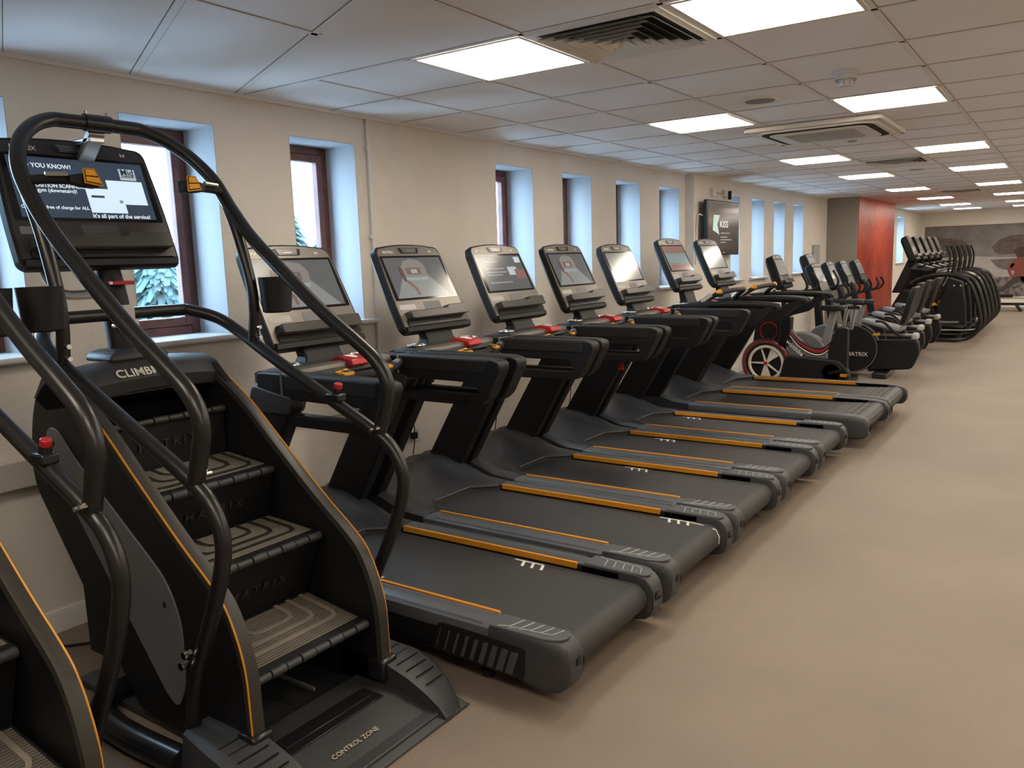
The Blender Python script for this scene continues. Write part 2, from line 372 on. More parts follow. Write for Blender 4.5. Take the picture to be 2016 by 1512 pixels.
# ================================================================== CONSOLES
def console(parent, c, top, tilt, w=.57, h=.512, content='tunnel', grp='treadmill', yoff=0, depth=.06, panel=None):
    """top = (x, z) of the top edge; tilt = (dx, dz) down the face"""
    D = Vector((tilt[0], 0, tilt[1])).normalized(); O = Vector((top[0], c+yoff, top[1])); U = Vector((0, 1, 0)); V = -D; N = U.cross(V)
    fr = lambda n=0: (O+N*n, U, V, N)
    s = h/.512; a = w/2
    pl = rpoly([(-a*.93, -.0), (a*.93, 0), (a, -.30*s), (a, -h+.02), (a*.93, -h), (-a*.93, -h), (-a, -h+.02), (-a, -.30*s)], [.045*s, .045*s, .1, .04, .04, .04, .04, .1], 5)
    pl = [(u, v+.014*s*max(0, 1-(u/a)**2)*(1 if v > -.1*s else 0)) for u, v in pl]
    # add arch points along the top
    b = MB()
    def ins(k):
        q = rpoly([(-a*.93+k, -k), (a*.93-k, -k), (a-k, -.30*s), (a-k, -h+.02+k), (a*.93-k, -h+k), (-a*.93+k, -h+k), (-a+k, -h+.02+k), (-a+k, -.30*s)], [.045*s]*2+[.1]+[.04]*4+[.1], 6)
        q2 = []
        for i, p in enumerate(q):
            q2.append(p); n = q[(i+1) % len(q)]
            if p[1] > -.1*s and n[1] > -.1*s and abs(p[0]-n[0]) > .1:
                for t in (.17, .33, .5, .67, .83): q2.append((p[0]+(n[0]-p[0])*t, p[1]+.016*s*(1-(2*t-1)**2)))
        return q2
    secs = []
    for k, n in ((.05, -depth-.02), (.015, -depth), (0, -depth+.02), (0, -.004), (.003, .0)):
        secs.append([O+U*p[0]+V*p[1]+N*n for p in ins(k)])
    b.loft(secs); co = b.build('console', BLK, parent, angle=30)
    MB().loft([[O+U*u+V*v+N*n for v, n in ((-h+.036, -.01), (-h+.034, .006), (-h+.026, .013), (-h+.004, .010), (-h-.002, -.006), (-h+.0, -.03))] for u in (-a*.95, -a*.9, a*.9, a*.95)]).build('bottom_lip', BLK, co)
    MB().prism(fr(), [(u, max(v, -h+.034)) for u, v in ins(.010)], -.002, .0015).build('face_panel', panel or PANEL, co, angle=30)
    # screen
    sw = a*.885; v0, v1 = -.058*s, -.325*s
    MB().prism(fr(), rpoly([(-sw, v0), (sw, v0), (sw*1.04, v1), (-sw*1.04, v1)], .008), 0, .0035).build('screen', GLASSB, co)
    iw, i0, i1 = sw*.94, v0-.012*s, v1+.012*s; H = i0-i1
    P = lambda u, v: (u*iw, i1+v*H)
    pics = []
    if content == 'tunnel':
        pics = [('grey_dark', (.10, .105, .11), .5, [(-1, 0), (1, 0), (1, 1), (-1, 1)]), ('floor_grey', (.20, .215, .22), .5, [(-1, 0), (.9, 0), (.25, .62), (-.5, .62)]),
                ('arch', (.20, .185, .18), .5, [(-.5, .5), (.3, .5), (.34, .75), (.2, .92), (-.1, .97), (-.38, .9), (-.52, .75)]),
                ('brick', (.14, .105, .095), .5, [(-.38, .57), (.12, .57), (.12, .74), (-.38, .74)]), ('teal', (.24, .30, .31), .5, [(-.5, .5), (.3, .5), (.26, .42), (-.45, .42)]),
                ('pale', (.30, .31, .31), .5, [(-.22, .60), (0, .60), (0, .70), (-.22, .70)]),
                ('runner_skin', (.18, .10, .085), .5, [(-.5, .40), (-.42, .43), (-.22, .22), (-.2, .05), (-.27, .05), (-.3, .2)]),
                ('runner_dark', (.10, .065, .06), .5, [(-.6, .78), (-.5, .74), (-.47, .4), (-.56, .4), (-.62, .6)])]
    elif content == 'poster':
        pics = [('grey_dark', (.10, .105, .11), .5, [(-1, 0), (1, 0), (1, 1), (-1, 1)]), ('slogan_tag', (.5, .6, .66), .5, [(.68, .78), (.96, .78), (.96, .95), (.68, .95)]),
                ('photo_a', (.42, .5, .54), .5, [(.2, .42), (.62, .42), (.62, .66), (.2, .66)]), ('photo_b', (.22, .11, .11), .5, [(.5, .3), (.98, .3), (.98, .58), (.5, .58)])]
        for i, (v, l) in enumerate(((.8, .9), (.6, 1.1), (.5, 1.2), (.42, .9), (.2, 1.3))): pics.append(('line', (.26, .27, .28), .5, [(-.85, v), (-.85+l*.8, v), (-.85+l*.8, v+.035), (-.85, v+.035)]))
    elif content == 'warm':
        pics = [('slate_grey', (.19, .2, .19), .5, [(-1, 0), (1, 0), (1, 1), (-1, 1)])]
    elif content == 'dim':
        pics = [('dim_grey', (.06, .06, .06), .4, [(-1, 0), (1, 0), (1, 1), (-1, 1)])]
    elif content == 'menu':
        pics = [('slate_grey', (.19, .2, .19), .5, [(-1, 0), (1, 0), (1, 1), (-1, 1)]), ('menu_rose', (.25, .13, .11), .5, [(-1, .72), (1, .72), (1, 1), (-1, 1)]), ('menu_teal', (.2, .27, .28), .5, [(-.9, .3), (.9, .3), (.9, .68), (-.9, .68)]), ('menu_rose', (.25, .13, .11), .5, [(-1, 0), (1, 0), (1, .22), (-1, .22)])]
    elif content == 'notice':
        pics = [('navy', (.045, .065, .10), .5, [(-1, 0), (1, 0), (1, 1), (-1, 1)]), ('slogan_tag', (.5, .62, .72), .9, [(.60, .70), (.86, .70), (.86, .90), (.60, .90)]),
                ('sheet', (.5, .62, .74), .9, [(.0, .10), (.56, .10), (.56, .26), (.93, .26), (.93, .68), (.35, .68), (.35, .52), (.0, .52)]),
                ('navy', (.045, .065, .10), .5, [(.06, .36), (.26, .36), (.26, .40), (.06, .40)]), ('leafgreen', (.2, .35, .3), .5, [(.48, .28), (.53, .28), (.53, .33), (.48, .33)])]
    b = MB(); ms = []
    for i, (nm, col, e, pl) in enumerate(pics):
        m = scr(nm, col, e)
        if m not in ms: ms.append(m)
        b.mi = ms.index(m); b.prism(fr(), [P(*p) for p in pl], .003, .0040+.0002*i)
    if pics: b.build('display', ms, co, flat=True)
    if content == 'notice':
        TX = mat('display_text', (.4, .4, .4), .5, emit=.7, ecol=(.6, .68, .74))
        for tx, uu, vv, ww in (('DID YOU KNOW?', -.50, .86, .75), ('We have BODY', -.62, .62, .5), ('COMPOSITION SCANNERS in', -.42, .53, 1.0), ('each gym (downstairs)!', -.5, .44, .72), ('Completely free of charge for ALL', -.5, .16, .95), ("It's all part of the service!", .45, .035, .9)):
            p = P(uu, vv); text(tx, (O+U*p[0]+V*p[1]+N*.0052, U, V, N), ww*iw, TX, co, 'display_lettering')
        for tx, vv in (('Mid', .84), ('Devon', .77)):
            p = P(.73, vv); text(tx, (O+U*p[0]+V*p[1]+N*.0056, U, V, N), .2*iw, mat('display_navy_text', (.03, .05, .09), .4, emit=.1), co, 'display_lettering')
    # vent, lettering, shelf
    g = MB(); g.prism(fr(), rpoly([(-.085, -.010*s), (.085, -.010*s), (.072, -.044*s), (-.072, -.044*s)], .008), .001, .004); g.build('speaker_vent', BLKS, co)
    g = MB()
    for i in range(5):
        vv = -.014*s-.0058*s*i; g.prism(fr(), [(-.062+.002*i, vv), (.062-.002*i, vv), (.062-.002*i, vv-.002), (-.062+.002*i, vv-.002)], .003, .0062)
    g.prism(fr(), [(-.024, -.027*s), (.024, -.027*s), (.024, -.031*s), (-.024, -.031*s)], .003, .0075)
    g.build('vent_slats', SILV, co)
    text('MATRIX', (O+U*(-a*.60)+V*(-.034*s)+N*.002, U, V, N), .085*w/.57, TXT, co)
    m_ = MB()
    for sx in (-1, 1): m_.prism(fr(), [(a*.62+sx*.010, -.026*s), (a*.62+sx*.006, -.026*s), (a*.62+sx*.004, -.040*s), (a*.62+sx*.008, -.040*s)], .001, .0028)
    m_.prism(fr(), [(a*.62-.006, -.031*s), (a*.62+.006, -.031*s), (a*.62+.006, -.035*s), (a*.62-.006, -.035*s)], .001, .0028)
    m_.build('emblem', TXT, co)
    if h > .4:
        # control label, centre patch and the reading shelf
        MB().prism(fr(), rpoly([(-a*.90, -.350*s), (-a*.45, -.350*s), (-a*.45, -.380*s), (-a*.90, -.380*s)], .004), .001, .0026).build('safety_label', GREY if panel else LGREY, co)
        MB().prism(fr(), rpoly([(-.055, -.340*s), (.085, -.340*s), (.085, -.385*s), (-.055, -.385*s)], .006), .001, .0026).build('touch_patch', CHAR if panel else GREY, co)
        sp = rpoly([(-a*.83, -.395*s), (a*.28, -.395*s), (a*.33, -.378*s), (a*.90, -.378*s), (a*.90, -.440*s), (-a*.83, -.440*s)], .010, 3)
        s0 = [O+U*p[0]+V*p[1]+N*.0 for p in sp]; s1 = [O+U*p[0]*.985+V*(p[1]-.008)+N*.048 for p in sp]
        MB().loft([s0, s1]).build('shelf', mat('shelf_dark', (.05, .048, .045), .3), co, bevel=.004)
        MB().prism(fr(), rpoly([(-a*.86, -.440*s), (a*.93, -.440*s), (a*.93, -.475*s), (-a*.86, -.475*s)], .008), .001, .010).build('shelf_recess', BLKS, co)
        q = MB()
        for uu in (-.03, .0, .12): q.prism(fr(), [(uu, -.452*s), (uu+.012, -.452*s), (uu+.012, -.460*s), (uu, -.460*s)], .009, .0115)
        q.build('port', DARK, co)
    return co, (O, U, V, N)
# ================================================================== TREADMILLS
def hook_mark(b, x, y, z, s=1, sy=-1):
    """line with three hooks, running along x"""
    w = .009
    b.box(x, x+.15, y-w/2, y+w/2, z, z+.0008)
    for k in range(3):
        x0 = x+.05+.05*k
        b.add([(x0-w/2, y, z+.0009), (x0+w, y, z+.0009), (x0+.022+w, y+sy*.055, z+.0009), (x0+.022-w*.6, y+sy*.055, z+.0009)], [(0, 1, 2, 3)])
def treadmill(c, lab, content, mark, slat=False):
    root = thing('curved_treadmill' if slat else 'treadmill', (1.2, c, 0), lab, 'treadmill', 'slat belt treadmills' if slat else 'flat belt treadmills')
    o = (0, c, 0); HW = .405 if not slat else .46; IW = .285 if not slat else .345
    Z = .25 if not slat else .27; XE = 2.265 if not slat else 2.36
    # chassis
    b = MB(o)
    b.box(.30, XE-.20, -IW-.03, IW+.03, .09, .20)
    b.box(.5, XE-.25, -HW+.02, HW-.02, .085, .16)
    b.build('base_frame', BLK, root, bevel=.008)
    for sy in (-1, 1):
        q = MB(o).xz(rpoly([(.86, .13), (1.96, .10), (1.96, .20), (.86, .235)], .004), sy*(HW-.03), sy*(HW-.008)); q.build('side_skirt', BLK, root, bevel=.004)
        # top rail
        sec = [(IW+.012, Z-.02), (IW+.012, Z), (HW-.03, Z+.002), (HW-.004, Z-.010), (HW, Z-.030), (HW-.004, Z-.06), (IW+.02, Z-.06)]
        def rail(x0, x1, drop=0): return [[Vector((x, sy*p[0], p[1])) for p in sec] for x in (x0, x1)]
        b = MB(o).loft(rail(.875, 1.93)); r = b.build('side_rail', SLATE, root, bevel=.002)
        g = MB(o)
        for k in range(7): yy = IW+.03+.012*k; g.box(.95, 1.9, sy*yy-.001, sy*yy+.001, Z-.0005, Z+.0022)
        g.build('grip_ridges', GREY, r)
        # orange insert on the inner edge
        b = MB(o).xz([(.90, Z-.022), (1.905, Z-.022), (1.905, Z+.006), (.90, Z+.006)], sy*(IW-.003), sy*(IW+.011)); b.build('orange_stripe', ORNG, root, bevel=.002)
        b = MB(o).xz([(.80, Z-.05), (XE-.16, Z-.05), (XE-.16, Z-.006), (.80, Z-.006)], sy*(IW+.004), sy*(IW+.014)); b.build('inner_trim', BLKS, root)
        # rear end cap
        X0, X1_ = 1.93, XE
        def capsec(x, zt, zb, yo): return [Vector((x, sy*p[0], p[1])) for p in rpoly([(IW+.004, zb), (IW+.004, zt), (yo-.012, zt), (yo, zt-.03), (yo, zb+.015), (yo-.012, zb)], .010, 2)]
        if not slat:
            prof = [(X0, Z+.002, .10, HW), (2.00, Z+.006, .085, HW+.004), (2.10, Z+.006, .065, HW+.006), (2.18, Z+.002, .055, HW+.004), (2.225, Z-.006, .065, HW-.004), (2.25, Z-.025, .085, HW-.014), (2.265, Z-.06, .12, HW-.022), (2.262, .17, .14, HW-.026)]
        else:
            prof = [(X0, Z+.002, .12, HW), (2.1, Z, .10, HW), (2.25, Z-.004, .08, HW), (2.33, Z-.02, .09, HW-.006), (2.36, Z-.06, .12, HW-.012), (2.352, .17, .14, HW-.02)]
        cp = MB(o).loft([capsec(*p) for p in prof]).build('end_cap', CHAR, root, angle=50)
        if not slat:
            g = MB(o)
            for k in range(5):
                x = 2.0+.042*k; zz = Z+.0080
                g.tube([(x-.03, sy*(HW-.012-.006*k), zz), (x+.012, sy*(HW-.03-.004*k), zz), (x+.03, sy*(IW+.022), zz)], .0022, 6)
            g.build('cap_ridges', LGREY, cp)
            YO = HW+.0062; g = MB(o)
            for k in range(9):
                x = 1.715+.0405*k; ww = .004+.0035*k; zt2 = .196-.0015*k; sl_ = .03
                q = [(x, zt2), (x+ww, zt2), (x+ww-sl_, .112-.002*k), (x-sl_, .112-.002*k)]
                g.prism((Vector((0, sy*YO, 0)), Vector((1, 0, 0)), Vector((0, 0, 1)), Vector((0, sy, 0))), q, -.006, .004)
            MB(o).xz(rpoly([(1.66, .10), (2.09, .085), (2.10, .205), (1.70, .215)], .02), sy*(HW-.03), sy*(YO+.001)).build('side_vent_panel', BLK, root)
            g.build('side_louvre', mat('louvre_grey', (.06, .06, .066), .5), root)
            ct = MB(o).xy(rpoly([(1.935, sy*(IW+.012)), (2.215, sy*(IW+.012)), (2.235, sy*(IW+.04)), (2.225, sy*(HW-.03)), (2.17, sy*(HW-.006)), (1.935, sy*(HW-.004))], [0, .01, .02, .03, .03, 0]), Z-.005, Z+.0068).build('cap_top', SLATE, cp, bevel=.003)
            MB(o).box(2.258, 2.2665, sy*(IW+.04)-.012, sy*(IW+.04)+.012, .155, .185).build('socket', DARK, cp)
        # adjustable foot
        f = MB(o); f.cyl((1.86, sy*(HW-.09), 0.003), (1.86, sy*(HW-.09), .028), .026); f.cyl((1.86, sy*(HW-.09), .028), (1.86, sy*(HW-.09), .10), .010); f.build('levelling_foot', BLKS, root)
        f = MB(o); f.cyl((.32, sy*(HW-.09), 0.002), (.32, sy*(HW-.09), .09), .028); f.build('levelling_foot', BLKS, root)
    # belt
    zt = Z-.028 if not slat else Z-.02; b = MB(o)
    R_ = .062; xr = XE-.085; loop = [(.60, zt), (xr, zt)]+[(xr+R_*math.sin(a), zt-R_+R_*math.cos(a)) for a in [math.pi*k/10 for k in range(1, 10)]]+[(xr, zt-2*R_), (.60, zt-2*R_)]
    if not slat:
        b.xz(loop, -IW+.008, IW-.008); be = b.build('belt', BELT, root, angle=50)
    else:
        b.xz([(p[0], p[1]-.012) for p in loop], -IW+.01, IW-.01); be = b.build('belt', BLK, root)
        n = int((xr-.62)/.056); sl = MB(o)
        for k in range(n+1):
            x = .62+.056*k; dz = -.022*math.sin(math.pi*min(1, (x-.62)/(xr-.62)))
            sl.box(x, x+.048, -IW+.012, IW-.012, zt-.02+dz, zt+dz)
            for q in range(3): sl.box(x+.008+.014*q, x+.012+.014*q, -IW+.02, IW-.02, zt+dz, zt+.002+dz)
        for k in range(5):
            a = math.pi*(k+.6)/5.5; u = Vector((math.sin(a), 0, math.cos(a))); t = Vector((math.cos(a), 0, -math.sin(a))); cc = Vector((xr, 0, zt-R_))+u*R_
            P = [cc+t*.02, cc-t*.02, cc-t*.02-u*.012, cc+t*.02-u*.012]
            sl.loft([[p+Vector((0, yy, 0)) for p in P] for yy in (-IW+.012, IW-.012)])
        sl.build('slat', CHAR, be, bevel=.002)
    if mark is not None:
        g = MB(o)
        hook_mark(g, mark, IW-.028, zt+.0004, sy=-1)
        hook_mark(g, mark-.55, -IW+.028, zt+.0004, sy=1)
        if mark > 1.9:
            g = MB(o); hook_mark(g, 1.92, IW-.028, zt+.0004); hook_mark(g, 1.18, -IW+.028, zt+.0004, sy=1)
            g.tube([(2.07, IW-.03, zt+.001), (2.14, IW-.04, zt+.001), (xr+.045, IW-.045, zt-.012), (xr+.062, IW-.045, zt-.045), (xr+.060, IW-.045, zt-.08)], .003, 6)
        g.build('belt_marking', WHT, be, flat=True)
    # motor hood: height grid
    nx, ny = 26, 22; hw = HW-.012; vs = []
    def hz(x, y):
        t = abs(y)/hw
        pts = [(.07, .27), (.12, .325), (.30, .372), (.45, .365), (.6, .315), (.72, .272), (.86, .262), (.95, .262)]
        pc = [(.07, .25), (.12, .30), (.25, .345), (.38, .335), (.5, .30), (.62, .27), (.74, .25), (.95, .25)]
        def ip(P):
            for i in range(len(P)-1):
                if P[i][0] <= x <= P[i+1][0]:
                    k = (x-P[i][0])/(P[i+1][0]-P[i][0]); k = k*k*(3-2*k) if False else k; return P[i][1]+(P[i+1][1]-P[i][1])*k
            return P[-1][1]
        e, m = ip(pts), ip(pc); k = min(1, max(0, (t-.62)/.2)); k = k*k*(3-2*k)
        z = m+(e-m)*k
        if t > .93: z -= .018*((t-.93)/.07)**2
        return z+(Z-.25)
    def xrear(y):
        t = abs(y)/IW
        return .745 if t < .55 else (.745+(.885-.745)*min(1, (t-.55)/.42))
    for i in range(nx+1):
        for j in range(ny+1):
            y = -hw+2*hw*j/ny; xr_ = xrear(y); x = .075+(xr_-.075)*i/nx; vs.append((x, y, hz(x, y)))
    fs = [(i*(ny+1)+j, i*(ny+1)+j+1, (i+1)*(ny+1)+j+1, (i+1)*(ny+1)+j) for i in range(nx) for j in range(ny)]
    b = MB(o); b.add(vs, fs)
    # skirts
    def skirt(idx, zb=None):
        k = len(idx); v2 = [vs[i] for i in idx]; lo = [(v[0], v[1], zb if zb is not None else v[2]-.05) for v in v2]
        b.add(v2+lo, [(q, q+1, k+q+1, k+q) for q in range(k-1)])
    skirt([i*(ny+1) for i in range(nx+1)], .06); skirt([i*(ny+1)+ny for i in range(nx+1)], .06); skirt(list(range(ny+1)), .06)
    inner = [nx*(ny+1)+j for j in range(ny+1)]; skirt(inner, Z-.03)
    b.build('motor_hood', HOOD, root, angle=45)
    g = MB(o); P = [Vector((xrear(y)+.002, y, hz(xrear(y), y)-.002)) for y in [-IW+.01+(2*IW-.02)*k/24 for k in range(25)]]; g.tube(P, .009, 8); g.build('hood_lip', CHAR, root)
    MB(o).add([(.085, .10, hz(.085, .1)+.004), (.085, .26, hz(.085, .26)+.004), (.13, .26, hz(.13, .26)+.005), (.13, .10, hz(.13, .1)+.005)], [(0, 1, 2, 3)]).build('hood_label', LGREY, root)
    # uprights and arms
    UY = HW-.045
    for sy in (-1, 1):
        y0, y1 = sy*(UY-.035), sy*(UY+.035)
        k = 1.0 if not slat else 1.25
        P = rpoly([(.27, .30), (.30+.24*k, .30), (.70+.25*k, 1.0), (.70, 1.0)], [.0, .0, .03, .03])
        uprt = MB(o).xz(P, y0, y1).build('upright', BLK, root, bevel=.012)
        a0, a1 = sy*(UY-.042), sy*(UY+.042)
        q = MB(o).xz(rpoly([(.655, .945), (.92, .945), (.95, 1.02), (.70, 1.06)], .02), sy*(UY-.048), sy*(UY+.048)).build('upright_collar', CHAR, root, bevel=.012)
        if not slat:
            arm = MB(o)
            arm.xz(rpoly([(.73, 1.015), (1.36, 1.005), (1.385, .955), (1.33, .945), (1.33, .895), (1.385, .90), (1.43, .935), (1.505, 1.075), (1.50, 1.105), (1.46, 1.118), (.73, 1.118)], [.01, .01, .02, .02, .0, .02, .02, .02, .015, .02, .02]), a0, a1)
            arm.xz(rpoly([(.78, .895), (1.35, .895), (1.35, .945), (.78, .945)], .008), sy*(UY-.03), sy*(UY+.03))
            arm.build('arm', BLK, root, bevel=.014, segs=3)
            MB(o).xz(rpoly([(.90, 1.045), (1.44, 1.045), (1.45, 1.120), (.90, 1.122)], .02), sy*(UY-.045), sy*(UY+.045)).build('hand_grip', SOFT, root, bevel=.018, segs=3)
            MB(o).box(.885, .897, min(a0, a1)-.002, max(a0, a1)+.002, 1.03, 1.121).build('silver_joint', SILV, root)
        else:
            arm = MB(o); P = smooth([(.72, sy*UY, 1.10), (1.05, sy*UY, 1.13), (1.45, sy*UY, 1.135), (1.62, sy*UY, 1.12), (1.63, sy*UY, 1.10)], 5); arm.tube(P, .030, 12)
            arm.xz(rpoly([(.80, .93), (1.20, .90), (1.42, .96), (1.62, 1.12), (1.60, 1.14), (1.30, 1.02), (1.1, .97), (.80, .99)], .02), sy*(UY-.03), sy*(UY+.03))
            arm.xz(rpoly([(.72, .98), (1.0, .96), (1.05, 1.12), (.72, 1.13)], .02), sy*(UY-.035), sy*(UY+.035))
            arm.build('arm', BLK, root, bevel=.008)
            g = MB(o); g.tube(smooth([(.95, sy*UY, 1.10), (1.02, sy*(UY-.04), 1.17), (1.10, sy*(UY-.10), 1.225), (1.12, sy*(UY-.20), 1.235)], 5), .021, 10); g.build('raised_grip', SOFT, root)
            MB(o).cyl((1.08, sy*(UY-.085), 1.22), (1.115, sy*(UY-.115), 1.243), .024, 10).build('speed_toggle', YEL, root)
            MB(o).tube([(.975, sy*(UY-.015), 1.15), (1.05, sy*(UY-.06), 1.21)], .0226, 10).build('pulse_sensor', SILV, root)
    if slat:
        g = MB(o); g.tube(smooth([(1.12, -UY+.2, 1.235), (1.13, 0, 1.24), (1.12, UY-.2, 1.235)], 5), .021, 10); g.build('raised_crossbar', SOFT, root)
    # dashboard
    dash = MB(o); secs = []
    for k in range(21):
        y = -UY+.02+2*(UY-.02)*k/20; t = y/(UY-.02); bow = 1-t*t
        x0, x1, zt_ = .64+.02*bow, .84+.09*bow, 1.112+.018*bow
        secs.append([Vector((x0, y, zt_-.055)), Vector((x0, y, zt_-.01)), Vector((x0+.03, y, zt_)), Vector((x1-.04, y, zt_+.002)), Vector((x1, y, zt_-.016)), Vector((x1+.005, y, zt_-.04)), Vector((x1-.05, y, zt_-.06))])
    dash.loft(secs).build('dashboard', CHAR, root, angle=40)
    g = MB(o); ss = []
    for k in range(13):
        y = -.30+.60*k/12; bow = 1-(y/.36)**2; xx = .845+.095*bow; zz = 1.112+.018*bow
        ss.append([Vector((xx-.062, y, zz+.001)), Vector((xx-.058, y, zz+.007)), Vector((xx-.016, y, zz+.001)), Vector((xx-.012, y, zz-.018)), Vector((xx-.02, y, zz-.02))])
    g.loft(ss).build('keypad_bow', PANEL, root, angle=50)
    g = MB(o).xz([(.80, 1.13), (.865, 1.155), (.955, 1.142), (.965, 1.115), (.92, 1.10), (.80, 1.11)], -.055, .055).build('stop_button', RED, root, bevel=.006)
    MB(o).add([(.875, -.03, 1.1545), (.935, -.012, 1.1465), (.935, .012, 1.1465), (.875, .03, 1.1545)], [(0, 1, 2, 3)]).build('stop_symbol', WHT, g)
    for sy in (-1, 1):
        cc = (.735, sy*(.225), 1.113)
        w_ = MB(o); w_.ring((cc[0], cc[1], 1.129), (0, 0, 1), .046, .006, 32, 8); rim = w_.build('cup_holder_rim', SILV, root)
        w_ = MB(o); w_.cyl((cc[0], cc[1], 1.080), (cc[0], cc[1], 1.1275), .042, 28); w_.build('cup_well', DARK, rim)
    if not slat:
        oo = (-.035, c, .028)
        g = MB(oo); g.tube(smooth([(.93, -UY+.03, 1.06), (1.00, -.20, 1.045), (1.03, 0, 1.04), (1.00, .20, 1.045), (.93, UY-.03, 1.06)], 6), .022, 12); g.build('front_crossbar', SOFT, root)
        for sy in (-1, 1):
            g = MB(oo); g.tube([(1.015, sy*.155, 1.045), (1.025, sy*.10, 1.05)], [.026, .030], 10); gg = g.build('toggle_housing', CHAR, root)
            MB(oo).add([(1.0, sy*.165, 1.073), (1.045, sy*.155, 1.066), (1.052, sy*.10, 1.068), (1.008, sy*.105, 1.082), (1.0, sy*.165, 1.063), (1.045, sy*.155, 1.056), (1.052, sy*.10, 1.058), (1.008, sy*.105, 1.07)],
                      [(0, 1, 2, 3), (4, 7, 6, 5), (0, 4, 5, 1), (1, 5, 6, 2), (2, 6, 7, 3), (3, 7, 4, 0)]).build('speed_toggle', YEL, root)
            MB(oo).add([(1.010, sy*.143, 1.0795), (1.044, sy*.137, 1.0725), (1.045, sy*.130, 1.0735), (1.011, sy*.136, 1.0805)], [(0, 1, 2, 3)]).build('toggle_gap', DARK, gg)
            g = MB(oo); g.tube([(.955, sy*.285, 1.055), (.985, sy*.225, 1.05)], .0235, 12); g.build('pulse_sensor', SILV, root)
    # neck, console
    dz = 0 if not slat else .05
    MB(o).loft([[Vector((x, y, z)) for x, y in ((a-w1, -w2), (a+w1, -w2), (a+w1, w2), (a-w1, w2))] for a, w1, w2, z in ((.70, .05, .14, 1.10), (.69, .035, .11, 1.15), (.66, .025, .12, 1.22+dz), (.62, .02, .12, 1.36+dz))]).build('console_neck', BLK, root, bevel=.008)
    console(root, c, (.495, 1.655+dz), (.225, -.46), content=content)
    return root
TM = [(2.62, 'tunnel', 1.60), (3.485, 'tunnel', 1.95), (4.32, 'poster', 1.30), (5.17, 'tunnel', 1.12), (6.02, 'warm', .98)]
tl = ['treadmill nearest the camera, directly beside the stair climber, screen showing a runner', 'second treadmill from the stair climber, white mark curling over its belt end', 'third treadmill from the stair climber, screen with lines of text',
      'fourth treadmill from the stair climber, its arm behind the small red tag', 'fifth treadmill from the stair climber, last one with a smooth rubber belt']
for (c, ct, mk), lb in zip(TM, tl): treadmill(c, lb, ct, mk)
treadmill(7.10, 'slat belt treadmill with raised grips, the nearer of the two', 'menu', None, True)
treadmill(8.03, 'slat belt treadmill with raised grips beside the red and white wheeled bike', 'warm', None, True)
